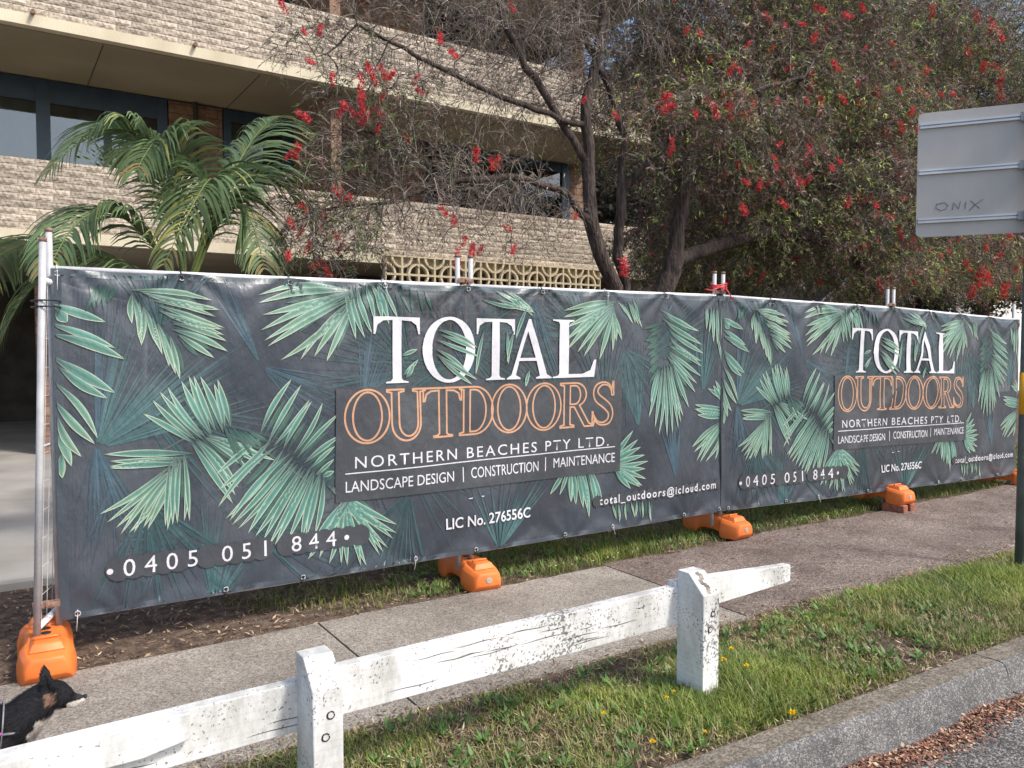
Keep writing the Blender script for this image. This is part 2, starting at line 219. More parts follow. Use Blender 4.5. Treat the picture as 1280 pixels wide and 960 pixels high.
def vinyl():
    m = mat('dark slate banner vinyl', (.033, .042, .057), (.060, .074, .098), 1.6, .34, .8, 4, spec=.6, dist=.03, stretch=(1.5, 1, .8), detail=3)
    n = m.node_tree.nodes; l = m.node_tree.links; p = n['Principled BSDF']
    t = n.new('ShaderNodeBsdfTransparent'); ms = n.new('ShaderNodeMixShader'); ms.inputs[0].default_value = .08
    l.new(p.outputs[0], ms.inputs[1]); l.new(t.outputs[0], ms.inputs[2]); l.new(ms.outputs[0], n['Material Output'].inputs[0])
    return m

M = {}
M['vinyl'] = vinyl()
M['print'] = mat('printed ink', (.9, .9, .9), (1, 1, 1), 2, .36, .8, 4, attr=True, spec=.6, dist=.03, stretch=(1.5, 1, .8), detail=3)
M['galv'] = mat('galvanised steel', (.36, .37, .39), (.50, .50, .51), 9, .6, .1, 80, metal=.08)
M['galv_white'] = mat('pale galvanised rail', (.60, .60, .62), (.76, .75, .76), 9, .45, .1, 80, metal=.05)
M['rust'] = mat('rusty steel', (.16, .07, .04), (.3, .2, .16), 40, .8, .3)
M['orange'] = mat('orange moulded plastic', (.66, .155, .028), (.80, .21, .045), 5, .5, .25, 45, dist=.004, c3=(.74, .18, .034))
M['grey_plug'] = mat('grey plug', (.3, .3, .3), (.4, .38, .36), 30, .6)
M['black'] = mat('black plastic', (.012, .012, .013), (.02, .02, .02), 20, .5)
M['red_tape'] = mat('red tape', (.55, .03, .04), (.7, .06, .08), 20, .5)
M['wood'] = painted_wood()
M['bare_wood'] = mat('weathered split timber', (.14, .12, .1), (.32, .29, .25), 30, .9, .6, stretch=(.3, 1, 1))
M['bolt'] = mat('dark bolt rim', (.02, .02, .02), (.07, .05, .04), 50, .6, metal=.4)
M['path'] = aggregate('exposed aggregate concrete', [(.19, .17, .15), (.31, .285, .255), (.36, .33, .295), (.25, .225, .195), (.43, .40, .36), (.315, .295, .27)], 120, bump=.7, big=1.3, dark=(.50, .47, .43))
M['path_asphalt'] = aggregate('old brown asphalt', [(.13, .10, .09), (.20, .165, .145), (.26, .22, .195), (.17, .13, .115), (.34, .29, .26)], 95, bump=.8, big=1.7, dark=(.42, .36, .33))
M['road'] = aggregate('coarse road asphalt', [(.07, .07, .07), (.14, .135, .13), (.25, .24, .235), (.36, .35, .34), (.10, .095, .09)], 110, bump=.9, big=2.5, dark=(.3, .29, .29))
M['kerb'] = aggregate('worn kerb concrete', [(.11, .11, .11), (.15, .15, .15), (.20, .20, .195), (.13, .13, .13), (.30, .295, .29)], 140, bump=.7, big=5, dark=(.45, .44, .43))
M['kerb_top'] = aggregate('dirty kerb top', [(.13, .115, .09), (.2, .175, .145), (.27, .24, .2)], 100, bump=.6, big=8, dark=(.5, .48, .42))
M['soil'] = mat('soil and litter', (.07, .045, .032), (.19, .135, .095), 14, .95, .9, 70, c3=(.12, .082, .058), dist=.03, detail=8)
M['earth'] = mat('dry ground', (.12, .10, .07), (.2, .17, .12), 3, .95, .4, 30)
M['drive'] = mat('driveway concrete', (.27, .25, .225), (.38, .36, .33), 1.2, .85, .3, 60, dist=.005, detail=8)
M['leafy'] = mat('foliage', (.75, .75, .75), (1.15, 1.15, 1.1), 1.2, .5, attr=True, transl=.28)
M['grass'] = mat('grass blades', (.8, .8, .8), (1.15, 1.15, 1.1), 1.5, .55, attr=True, transl=.3)
M['litter'] = mat('dry litter', (.85, .85, .85), (1.1, 1.1, 1.1), 4, .8, attr=True)
M['twig'] = mat('twigs', (.8, .8, .8), (1.1, 1.1, 1.1), 3, .85, attr=True)
M['bark'] = mat('dark fissured bark', (.028, .020, .017), (.10, .075, .065), 18, .95, 1.0, 40, dist=.05, stretch=(1, 1, .25))
M['flower'] = mat('red brush flower', (.48, .025, .04), (.84, .11, .12), 60, .6, transl=.3, island=.4)
M['palm'] = mat('palm leaflet', (.8, .85, .8), (1.1, 1.1, 1.1), 2, .5, attr=True, transl=.3, spec=.4)
M['block'] = mat('split face block', (.30, .245, .19), (.53, .46, .375), 22, .92, .8, 30, island=.24, c3=(.43, .37, .30), dist=.03, detail=8)
M['mortar'] = mat('mortar', (.07, .055, .045), (.11, .09, .075), 20, .95, .3)
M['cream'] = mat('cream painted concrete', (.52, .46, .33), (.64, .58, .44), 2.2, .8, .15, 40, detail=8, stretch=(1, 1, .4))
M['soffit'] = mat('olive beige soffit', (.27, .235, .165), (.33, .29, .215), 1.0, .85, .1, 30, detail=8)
M['brickwall'] = mat('brown brick', (.20, .12, .08), (.32, .20, .14), 9, .9, .5, 60, island=.14)
M['blue_frame'] = mat('dark blue frame', (.026, .055, .095), (.035, .07, .115), 5, .4)
M['glass'] = glass_mat()
M['curtain'] = mat('pale curtain', (.55, .57, .52), (.75, .75, .70), 1, .9, stretch=(9, 1, .1))
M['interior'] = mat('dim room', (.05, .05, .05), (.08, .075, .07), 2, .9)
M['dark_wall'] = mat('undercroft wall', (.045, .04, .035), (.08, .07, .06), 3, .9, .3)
M['screen'] = mat('cream screen block', (.50, .42, .28), (.62, .54, .38), 10, .85, .4, 60, island=.08)
M['alu'] = mat('aluminium sign back', (.43, .41, .385), (.54, .52, .49), 1.6, .5, .05, 60, metal=.25, stretch=(1, 1, .35), detail=6)
M['alu_rail'] = mat('aluminium channel', (.55, .55, .58), (.7, .7, .72), 3, .35, metal=.6)
M['ink'] = mat('dark marker', (.13, .13, .14), (.18, .18, .19), 20, .6)
M['post_steel'] = mat('dull grey post', (.10, .125, .14), (.16, .185, .2), 6, .5, metal=.3)
M['yellow'] = mat('amber reflective band', (.72, .33, .01), (.85, .42, .02), 6, .35)
M['petal'] = mat('yellow petals', (.85, .58, .01), (.95, .72, .02), 60, .6, transl=.2)
M['fur'] = mat('dog fur', (.8, .8, .8), (1.1, 1.1, 1.1), 30, .75, attr=True, spec=.25)
M['nose'] = mat('wet nose', (.008, .008, .008), (.015, .015, .015), 30, .25)
M['purple'] = mat('purple webbing', (.30, .03, .25), (.42, .06, .36), 40, .6)
M['strap_grey'] = mat('grey reflective webbing', (.16, .16, .18), (.26, .26, .28), 40, .5)
M['roof'] = mat('dark roof', (.03, .025, .022), (.06, .05, .045), 4, .85, .3)
M['white_wall'] = mat('white rendered wall', (.74, .74, .72), (.82, .82, .8), 2, .8, .1)
M['redbrick'] = mat('red clay brick', (.22, .075, .045), (.36, .14, .09), 20, .9, .6)

# ------------------------------------------------------------------ object helpers
def tag(o, label=None, cat=None, group=None, kind=None):
    if label: o['label'] = label
    if cat: o['category'] = cat
    if group: o['group'] = group
    if kind: o['kind'] = kind
    return o
def empty(name, loc=(0, 0, 0), label=None, cat=None, group=None, kind=None, rz=0):
    o = bpy.data.objects.new(name, None); o.location = loc; o.rotation_euler = (0, 0, rz); o.empty_display_size = .1; COL.objects.link(o)
    return tag(o, label, cat, group, kind)
def link(name, me, parent=None, loc=None, keep=True):
    """keep: mesh is in world coordinates, so cancel the parent's offset"""
    o = bpy.data.objects.new(name, me); COL.objects.link(o)
    if parent is not None:
        o.parent = parent
    if loc is not None: o.location = loc
    return o
def copy_tree(root, **kw):
    def rec(o, par):
        c = o.copy(); COL.objects.link(c)
        if par is not None: c.parent = par
        for ch in o.children: rec(ch, c)
        return c
    return rec(root, None)

class MB:
    def __init__(s): s.v = []; s.f = []; s.c = []; s.n = 0
    def add(s, verts, faces, col=None):
        """col: one colour, or one per vertex"""
        verts = np.asarray(verts, float).reshape(-1, 3); b = s.n; s.v.append(verts); s.n += len(verts)
        s.f.extend([tuple(int(i) + b for i in f) for f in faces])
        c = np.ones((len(verts), 4)); 
        if col is not None: c[:, :3] = np.asarray(col)
        s.c.append(c)
    def box(s, a, b, col=None):
        x0, y0, z0 = a; x1, y1, z1 = b
        s.add([(x0, y0, z0), (x1, y0, z0), (x1, y1, z0), (x0, y1, z0), (x0, y0, z1), (x1, y0, z1), (x1, y1, z1), (x0, y1, z1)],
              [(0, 3, 2, 1), (4, 5, 6, 7), (0, 1, 5, 4), (1, 2, 6, 5), (2, 3, 7, 6), (3, 0, 4, 7)], col)
    def tube(s, pts, r, sides=8, col=None, cap=True):
        pts = [Vector(p) for p in pts]; n = len(pts)
        rr = [r] * n if np.isscalar(r) else r
        V = []; ref = Vector((0, 0, 1)) if abs((pts[-1] - pts[0]).normalized().z) < .9 else Vector((1, 0, 0))
        for i, p in enumerate(pts):
            d = (pts[min(i + 1, n - 1)] - pts[max(i - 1, 0)]).normalized()
            a = d.cross(ref).normalized(); b = d.cross(a)
            for k in range(sides):
                t = 2 * math.pi * k / sides; V.append(p + (a * math.cos(t) + b * math.sin(t)) * rr[i])
        F = [(i * sides + k, i * sides + (k + 1) % sides, (i + 1) * sides + (k + 1) % sides, (i + 1) * sides + k) for i in range(n - 1) for k in range(sides)]
        if cap: F += [tuple(range(sides - 1, -1, -1)), tuple((n - 1) * sides + k for k in range(sides))]
        s.add(V, F, col)
    def prism(s, poly, y0, y1, axis=1, col=None):
        """poly in the two other axes, extruded along axis"""
        n = len(poly); V = []
        for y in (y0, y1):
            for p in poly:
                q = [p[0], p[1]]; q.insert(axis, y); V.append(q)
        F = [tuple(range(n)), tuple(range(2 * n - 1, n - 1, -1))] + [(i, n + i, n + (i + 1) % n, (i + 1) % n) for i in range(n)]
        s.add(V, F, col)
    def mesh(s, name, m, smooth=False):
        me = bpy.data.meshes.new(name)
        v = np.concatenate(s.v) if s.v else np.zeros((0, 3))
        me.from_pydata(v.tolist(), [], s.f); me.materials.append(m)
        ca = me.color_attributes.new('Col', 'FLOAT_COLOR', 'POINT'); ca.data.foreach_set('color', np.concatenate(s.c).astype(np.float32).ravel())
        if smooth: me.polygons.foreach_set('use_smooth', [True] * len(me.polygons))
        me.update(); return me
    def build(s, name, m, parent=None, smooth=False, off=None):
        if off is not None:
            o = np.asarray(off); s.v = [v - o for v in s.v]
        return link(name, s.mesh(name, m, smooth), parent)

def fast_mesh(name, verts, quads, cols, m, smooth=False):
    """numpy straight into a mesh: verts (n,3), quads (k,3 or 4), cols (n,3)"""
    me = bpy.data.meshes.new(name); k = quads.shape[1]
    me.vertices.add(len(verts)); me.vertices.foreach_set('co', verts.astype(np.float32).ravel())
    me.loops.add(quads.size); me.loops.foreach_set('vertex_index', quads.astype(np.int32).ravel())
    me.polygons.add(len(quads)); me.polygons.foreach_set('loop_start', np.arange(0, quads.size, k, dtype=np.int32))
    me.polygons.foreach_set('loop_total', np.full(len(quads), k, dtype=np.int32))
    me.update(calc_edges=True)
    ca = me.color_attributes.new('Col', 'FLOAT_COLOR', 'POINT'); c = np.ones((len(verts), 4), np.float32); c[:, :3] = cols; ca.data.foreach_set('color', c.ravel())
    if smooth: me.polygons.foreach_set('use_smooth', np.ones(len(quads), bool))
    me.materials.append(m); me.validate(); return me
def bevel(me, w, seg=2, angle=30):
    bm = bmesh.new(); bm.from_mesh(me); bmesh.ops.remove_doubles(bm, verts=bm.verts, dist=1e-5); bmesh.ops.recalc_face_normals(bm, faces=bm.faces)
    es = [e for e in bm.edges if len(e.link_faces) == 2 and e.calc_face_angle(0) > math.radians(angle)]
    bmesh.ops.bevel(bm, geom=es, offset=w, segments=seg, profile=.5, affect='EDGES', clamp_overlap=True)
    bm.to_mesh(me); bm.free(); me.update(); return me
def lens(starts, dirs, normals, L, Wd):
    """flat pointed leaves as quads: base, right, tip, left"""
    side = np.cross(dirs, normals); side /= np.linalg.norm(side, axis=1)[:, None] + 1e-9
    mid = starts + dirs * (L * .45)[:, None]
    v = np.stack([starts, mid + side * (Wd / 2)[:, None], starts + dirs * L[:, None], mid - side * (Wd / 2)[:, None]], 1).reshape(-1, 3)
    q = np.arange(len(v)).reshape(-1, 4); return v, q
def unit(n, rs=RS):
    v = rs.normal(size=(n, 3)); return v / np.linalg.norm(v, axis=1)[:, None]
def norm(v): return v / (np.linalg.norm(v, axis=1)[:, None] + 1e-9)

# ================================================================== THE SETTING
def sheet(name, x0, x1, y0, y1, z, m, nx=1, ny=1, amp=0, parent=None):
    xs = np.linspace(x0, x1, nx + 1); ys = np.linspace(y0, y1, ny + 1); X, Y = np.meshgrid(xs, ys)
    Z = np.full_like(X, z) + (amp * (np.sin(X * 3.1 + Y * 2) * .5 + np.sin(X * 7.7 - Y * 5) * .3 + RS.rand(*X.shape) * .5) if amp else 0)
    v = np.stack([X, Y, Z], -1).reshape(-1, 3); i = np.arange((nx + 1) * (ny + 1)).reshape(ny + 1, nx + 1)
    q = np.stack([i[:-1, :-1], i[:-1, 1:], i[1:, 1:], i[1:, :-1]], -1).reshape(-1, 4)
    o = link(name, fast_mesh(name, v, q, np.ones((len(v), 3)), m, amp > 0), parent); return o
tag(sheet('ground', -900, 900, -900, 900, -.30, M['earth']), kind='structure')
def kerb_y(x): return 2.055 - .04 * (x - 3) if x < 12 else 1.695
KX = np.concatenate([np.linspace(-14, 0, 8), np.linspace(.4, 12, 30), np.linspace(14, 60, 10)])
# road
mb = MB(); V = []
for x in KX: V += [(x, -9, -.13), (x, kerb_y(x) - .20, -.135)]
mb.add(V, [(2 * i, 2 * i + 2, 2 * i + 3, 2 * i + 1) for i in range(len(KX) - 1)]); tag(mb.build('road', M['road']), kind='structure')
# verge soil, follows the kerb's back edge
mb = MB(); V = []; 
for x in KX: V += [(x, kerb_y(x) + .02, -.012), (x, 6.2, -.012)]
mb.add(V, [(2 * i, 2 * i + 2, 2 * i + 3, 2 * i + 1) for i in range(len(KX) - 1)]); tag(mb.build('verge', M['soil']), kind='structure')
tag(sheet('garden_soil', -14, 60, 6.2, 34, -.02, M['soil'], 4, 4), kind='structure')
tag(sheet('driveway', -12, 3.2, 6.25, 26, .0, M['drive'], 4, 4), kind='structure')
# kerb: stones butted end to end
kerb = empty('kerb', kind='structure')
prof = [(.02, -.2), (.02, .003), (-.105, .004), (-.122, -.003), (-.136, -.022), (-.168, -.128), (-.21, -.131), (-.21, -.2)]
xs = [-14, -11, -8, -5.5, -3, -.6, 1.8, 4.25, 6.7, 9.1, 11.5, 14, 17, 20, 24, 30, 40, 60]
for a, b in zip(xs[:-1], xs[1:]):
    n = 24 if -1 < a < 9 else 3
    st = np.linspace(a + .004, b - .004, n + 1); V = []; mb = MB(); k = len(prof)
    for x in st:
        for j, (dy, dz) in enumerate(prof):
            w = RS.normal() * .003 if 1 < j < 6 else 0
            V.append((x, kerb_y(x) + dy + w, dz + w * .6))
    F = [(i * k + j, (i + 1) * k + j, (i + 1) * k + j + 1, i * k + j + 1) for i in range(n) for j in range(k - 1)]
    F += [tuple(range(k)), tuple(n * k + j for j in range(k - 1, -1, -1))]
    mb.add(V, F); o = mb.build('kerb_stone', M['kerb'], kerb)
    o.data.materials.append(M['kerb_top'])
    for pgn in o.data.polygons:
        c = pgn.center
        if abs(pgn.normal.z) > .9 and c.z > -.003 and c.y > kerb_y(c.x) - .10: pgn.material_index = 1
# footpath
fp = empty('footpath', kind='structure')
def path_piece(name, x0, x1, m):
    n = max(4, int((x1 - x0) / .12)); mb = MB(); V = []
    for i in range(n + 1):
        x = x0 + (x1 - x0) * i / n; near = 3.07 if x < 3.7 else 3.07 - .05 * (min(x, 9) - 3.7)
        rag = (.012 if x < 3.7 else .05)
        y0 = near + RS.normal() * rag * .4 + math.sin(x * 5) * rag * .5; y1 = 4.37 + RS.normal() * rag * .4 + math.sin(x * 3.3 + 1) * rag * .5
        V += [(x, y0, -.06), (x, y0 + .004, .0), (x, y1 - .004, .004), (x, y1, -.06)]
    F = [(4 * i + j, 4 * i + 4 + j, 4 * i + 5 + j, 4 * i + 1 + j) for i in range(n) for j in range(3)] + [(0, 1, 2, 3), (4 * n + 3, 4 * n + 2, 4 * n + 1, 4 * n)]
    mb.add(V, F); return mb.build(name, m, fp)
for a in (-7.12, -4.95, -2.78, -.61, 1.56): path_piece('concrete_slab', a + .006, a + 2.17 - .006, M['path'])
path_piece('asphalt_surface', 3.738, 40, M['path_asphalt'])
# cream edging strip where the driveway meets the garden bed
mb = MB(); mb.box((-12, 6.13, -.02), (3.2, 6.24, .035)); o = mb.build('driveway_edging', M['drive']); tag(o, kind='structure')

# ================================================================== BUILDING
FY = 12.2; WY = 14.4; XL = -5.0; XR = 11.6
bld = empty('apartment_building', (0, 0, 0), 'brown block apartment building with balconies and dark blue windows', 'building')
def part(name, fn, m, parent=bld, smooth=False):
    mb = MB(); fn(mb); return mb.build(name, m, parent, smooth)
def bx(*boxes):
    def f(mb):
        for a, b in boxes: mb.box(a, b)
    return f
bounds = [(3.0, 3.15), (5.79, 5.94), (8.6, 8.75)]
for z0, z1 in bounds:
    part('floor_slab', bx(((XL, FY, z0), (XR, 20, z1))), M['cream'])
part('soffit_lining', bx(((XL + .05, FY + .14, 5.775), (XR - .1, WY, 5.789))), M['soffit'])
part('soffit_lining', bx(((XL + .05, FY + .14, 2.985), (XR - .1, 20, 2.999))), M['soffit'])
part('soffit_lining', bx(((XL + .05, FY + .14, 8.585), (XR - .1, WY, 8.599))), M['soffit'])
for q_ in (1.45, 3.6, 8.0): part('soffit_joint', bx(((q_, FY + .16, 5.768), (q_ + .012, WY, 5.776))), M['dark_wall'])
# block parapets: backing wall plus split-face blocks
def block_mesh(seed, L=.398, Hh=.0875):
    rs = np.random.RandomState(seed); nx, nz = 6, 3; V = []; 
    for j in range(nz + 1):
        for i in range(nx + 1):
            e = i in (0, nx) or j in (0, nz)
            V.append((L * i / nx + (0 if i in (0, nx) else rs.normal() * .008), -(.006 if e else (.010 + rs.rand() * .010)), Hh * j / nz + (0 if j in (0, nz) else rs.normal() * .004)))
    F = [(j * (nx + 1) + i, j * (nx + 1) + i + 1, (j + 1) * (nx + 1) + i + 1, (j + 1) * (nx + 1) + i) for j in range(nz) for i in range(nx)]
    b = len(V); V += [(0, .03, 0), (L, .03, 0), (L, .03, Hh), (0, .03, Hh)]; n1 = nx; n2 = (nz) * (nx + 1)
    F += [(b, b + 1, n1) + tuple(range(n1 - 1, -1, -1)), (b + 3,) + tuple(range(n2, n2 + nx + 1)) + (b + 2,),
          (b, 0) + tuple(j * (nx + 1) for j in range(1, nz + 1)) + (b + 3,), (b + 1, b + 2) + tuple(j * (nx + 1) + nx for j in range(nz, -1, -1))]
    return V, F
BM = []
for k in range(6):
    mb = MB(); V, F = block_mesh(k); mb.add(V, F); BM.append((mb.mesh('block', M['block']), V, F))
spots = []
for zb, nm in ((3.155, 'lower'), (5.945, 'upper')):
    par = part('parapet', bx(((XL, FY + .03, zb - .004), (XR, FY + .2, zb + .925 + (.03 if nm == 'upper' else 0)))), M['mortar'])
    for r in range(10):
        x = XL + (.2 if r % 2 else 0) - .2
        z = zb + r * (.0925 if nm == 'lower' else .0955)
        while x < XR - .05:
            L = min(.398, XR - x); spots.append((x, z, L, par)); x += .4
spots = [s_ for s_ in spots if s_[0] > XL - .01]
spots.sort(key=lambda s_: abs(s_[0] - 3.2) + (0 if s_[1] < 5 else .6) + (4 if s_[0] < -.4 else 0) + (s_[1] - 6.5 if s_[1] > 6.5 else 0))
rest = {}
for k, (x, z, L, par) in enumerate(spots):
    me, V, F = BM[RS.randint(6)]
    if k < 300:
        o = link('block', me, par); o.location = (x, FY + .03 + RS.rand() * .004, z); o.scale = (L / .398, 1, 1)
    else:
        rest.setdefault(par.name, (par, MB()))[1].add(np.array(V) * (L / .398, 1, 1) + (x, FY + .03 + RS.rand() * .004, z), F)
for par, mb in rest.values():
    tag(mb.build('block_courses', M['block'], par), kind='stuff')
# end return of the parapets, faced with the same block
for zb in (3.155, 5.945):
    part('parapet_return', bx(((XR - .2, FY + .2, zb), (XR, WY, zb + .925))), M['block'])
# recessed wall, brick piers, blade wall
def brick_wall(x0, x1, z0, z1, y, name='brick_pier'):
    p = part(name, bx(((x0, y + .012, z0), (x1, y + .25, z1))), M['mortar'])
    mb = MB(); r = 0; z = z0
    while z < z1 - .02:
        h = min(.15, z1 - z) - .012; x = x0 - (.2 if r % 2 else 0)
        while x < x1:
            a, b = max(x, x0), min(x + .388, x1)
            if b - a > .02: mb.box((a, y, z), (b, y + .06, z + h))
            x += .4
        z += .15; r += 1
    tag(mb.build('brick_courses', M['brickwall'], p), kind='stuff'); return p
for z0, z1 in ((3.16, 5.76), (5.95, 8.57)):
    brick_wall(2.66, 3.53, z0, z1, WY)
    brick_wall(5.6, 7.5, z0, z1, WY); brick_wall(11.2, XR - .01, z0, z1, WY)
    brick_wall(-2.9, -2.45, z0, z1, WY)
    part('blade_wall', bx(((4.80, FY + .35, z0), (4.98, WY + .1, z1))), M['brickwall'])
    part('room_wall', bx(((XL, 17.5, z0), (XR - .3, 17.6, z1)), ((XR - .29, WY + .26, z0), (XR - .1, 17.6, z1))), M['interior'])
part('downpipe', lambda mb: mb.tube([(3.08, WY - .05, 3.2), (3.08, WY - .05, 5.77)], .04, 8), M['dark_wall'])
def window(divs, x0, x1, z0, z1, head, curt=True):
    """divs: (start, end) of upright bars; head: z of the glass top"""
    w = part('window', bx(((x0, WY + .02, head), (x1, WY + .12, z1))), M['blue_frame'])
    part('sill', bx(((x0, WY + .02, z0), (x1, WY + .12, z0 + .08))), M['blue_frame'], w)
    for a, b in divs: part('frame', bx(((a, WY, z0), (b, WY + .10, z1))), M['blue_frame'], w)
    for (a, b), (c, d) in zip(divs[:-1], divs[1:]):
        part('pane', bx(((b, WY + .05, z0 + .08), (c, WY + .058, head))), M['glass'], w)
        if curt:
            mb = MB(); n = int((c - b) / .03); wv = RS.rand() * 5
            f0 = b + (c - b) * (.0 if b < .5 else .52) if curt == 1 else b
            xs_ = np.linspace(f0, c, max(n, 4)); V = []
            for i, x in enumerate(xs_):
                y = WY + .35 + .03 * math.sin(i * 1.1 + wv); V += [(x, y, z0 + .1), (x, y, z1 - .1)]
            mb.add(V, [(2 * i, 2 * i + 2, 2 * i + 3, 2 * i + 1) for i in range(len(xs_) - 1)]); mb.build('curtain', M['curtain'], w, True)
for z0, z1 in ((3.16, 5.76), (5.95, 8.57)):
    window([(-2.45, -2.35), (-.9, -.8), (.74, .93), (1.68, 1.79), (2.48, 2.64)], -2.45, 2.64, z0, z1, z1 - .34)
    window([(3.55, 3.68), (4.6, 4.78)], 3.55, 4.78, z0, z1, z1 - .2, 0)
    window([(5.0, 5.1), (5.5, 5.6)], 5.0, 5.6, z0, z1, z1 - .2, 0)
    window([(7.5, 7.6), (9.62, 9.98), (10.98, 11.19)], 7.5, 11.19, z0, z1, z1 - .2, 0)
# ground floor: screen block wall, columns, dark undercroft
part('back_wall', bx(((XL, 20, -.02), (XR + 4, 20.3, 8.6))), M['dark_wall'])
part('side_wall', bx(((XR - .25, FY + .25, -.02), (XR, 20, 2.98))), M['block'])
for x in (-3.4, .62, 4.9): brick_wall(x, x + .4, -.02, 2.97, 13.6, 'column')
SX0, SX1, SZ1 = 5.55, 10.19, 3.135
scr = part('screen_wall', bx(((SX0, FY - .10, .0), (SX1, FY - .005, 1.26))), M['cream'])
part('screen_backing', bx(((SX0 - .2, FY + 2.2, .0), (SX1 + .4, FY + 2.3, 2.98))), M['dark_wall'])
def screen_block():
    s = .31; t = .035; d = .09; mb = MB()
    mb.box((0, 0, 0), (s, d, t * .5)); mb.box((0, 0, s - t * .5), (s, d, s)); mb.box((0, 0, t * .5), (t * .5, d, s - t * .5)); mb.box((s - t * .5, 0, t * .5), (s, d, s - t * .5))
    for cx, cz, a0 in ((0, 0, 0), (s, s, math.pi)):
        r0, r1 = .165, .20; n = 7; V = []
        for i in range(n + 1):
            a = a0 + math.pi / 2 * i / n
            for r in (r0, r1):
                for y in (.004, d - .004): V.append((cx + r * math.cos(a), y, cz + r * math.sin(a)))
        F = []
        for i in range(n):
            p = 4 * i; q = p + 4; F += [(p, p + 2, q + 2, q), (p + 1, q + 1, q + 3, p + 3), (p, q, q + 1, p + 1), (p + 2, p + 3, q + 3, q + 2)]
        mb.add(V, F)
    return mb.mesh('screen_block', M['screen'])
sm = screen_block()
nx = 15; bw = (SX1 - SX0) / nx
for i in range(nx):
    for j in range(6):
        o = link('screen_block', sm, scr); mir = (i + j) % 2
        zz = SZ1 - .31 - .31 * j
        o.location = (SX0 + bw * (i + (1 if mir else 0)), FY - .093, zz); o.scale = ((-1 if mir else 1) * bw / .31, 1, 1)
# drain spouts through the balcony edge
for x, z in ((.62, 5.96), (2.62, 5.96), (.72, 3.17), (6.4, 5.96)):
    part('drain_spout', lambda mb: mb.tube([(x, FY + .1, z), (x, FY - .10, z - .01)], .028, 8), M['rust'])
    part('spout_stain', bx(((x - .05, FY - .0035, z - .15), (x + .06, FY - .001, z - .03))), M['mortar']) if 0 else None
# pot plant standing behind the parapet
pp = empty('balcony_plant', (1.75, 12.75, 3.15), 'leafy green pot plant showing above the lower balcony parapet in front of the blue window', 'pot plant')
mb = MB(); mb.tube([(0, 0, 0), (0, 0, .7)], [.16, .22], 10); mb.build('pot', M['redbrick'], pp)
mb = MB(); mb.tube([(0, 0, .6), (.05, 0, .85), (.0, 0, 1.1)], [.02, .015, .01], 5); mb.tube([(0, 0, .7), (-.12, 0, 1.05)], [.015, .008], 5); mb.build('stem', M['bark'], pp)
n = 260; c = RS.normal(size=(n, 3)) * (.2, .16, .11) + (0, 0, 1.08); d = norm(c - np.array((0, 0, .85)) + unit(n) * .1)
v, q = lens(c, d, unit(n), RS.uniform(.08, .15, n), RS.uniform(.02, .035, n))
link('foliage', fast_mesh('foliage', v, q, np.repeat(np.array([.10, .16, .04]) * RS.uniform(.5, 1.5, (n, 1)), 4, 0), M['leafy']), pp)

# neighbouring houses on the right
h = empty('gabled_house', (0, 0, 0), 'dark roofed house with a white sloping bargeboard seen between bottlebrush branches', 'house')
part('wall', bx(((14.2, 10.3, -.1), (19.2, 18, 2.35))), M['dark_wall'], h)
part('roof', lambda mb: mb.prism([(13.9, 2.3), (16.9, 4.0), (19.5, 2.3), (19.5, 2.15), (13.9, 2.15)], 10.0, 18.3), M['roof'], h)
def barge(mb):
    for (xa, za), (xb, zb) in (((16.9, 4.06), (19.6, 2.28)), ((16.9, 4.06), (13.8, 2.28))):
        mb.add([(xa, 9.9, za - .16), (xb, 9.9, zb - .16), (xb, 9.9, zb), (xa, 9.9, za), (xa, 9.99, za - .16), (xb, 9.99, zb - .16), (xb, 9.99, zb), (xa, 9.99, za)],
               [(0, 1, 2, 3), (4, 7, 6, 5), (0, 4, 5, 1), (3, 2, 6, 7), (1, 5, 6, 2), (0, 3, 7, 4)])
part('bargeboard', barge, M['white_wall'], h)
h2 = empty('white_house', (0, 0, 0), 'bright white rendered house far off at the right beyond the end of the banner', 'house')
part('wall', bx(((26, 14, -.1), (42, 22, 4.0))), M['white_wall'], h2)
part('roof', lambda mb: mb.prism([(25.6, 4.0), (34, 6.2), (42.4, 4.0)], 13.6, 22.4), M['roof'], h2)
part('window', bx(((30, 13.95, 1.2), (31.6, 13.99, 2.6))), M['blue_frame'], h2)
tp = part('timber_post', bx(((20.9, 9.9, 0), (21.25, 10.1, 3.2))), M['brickwall'], None); tag(tp, 'brown timber post in front of the white house at the far right', 'post')

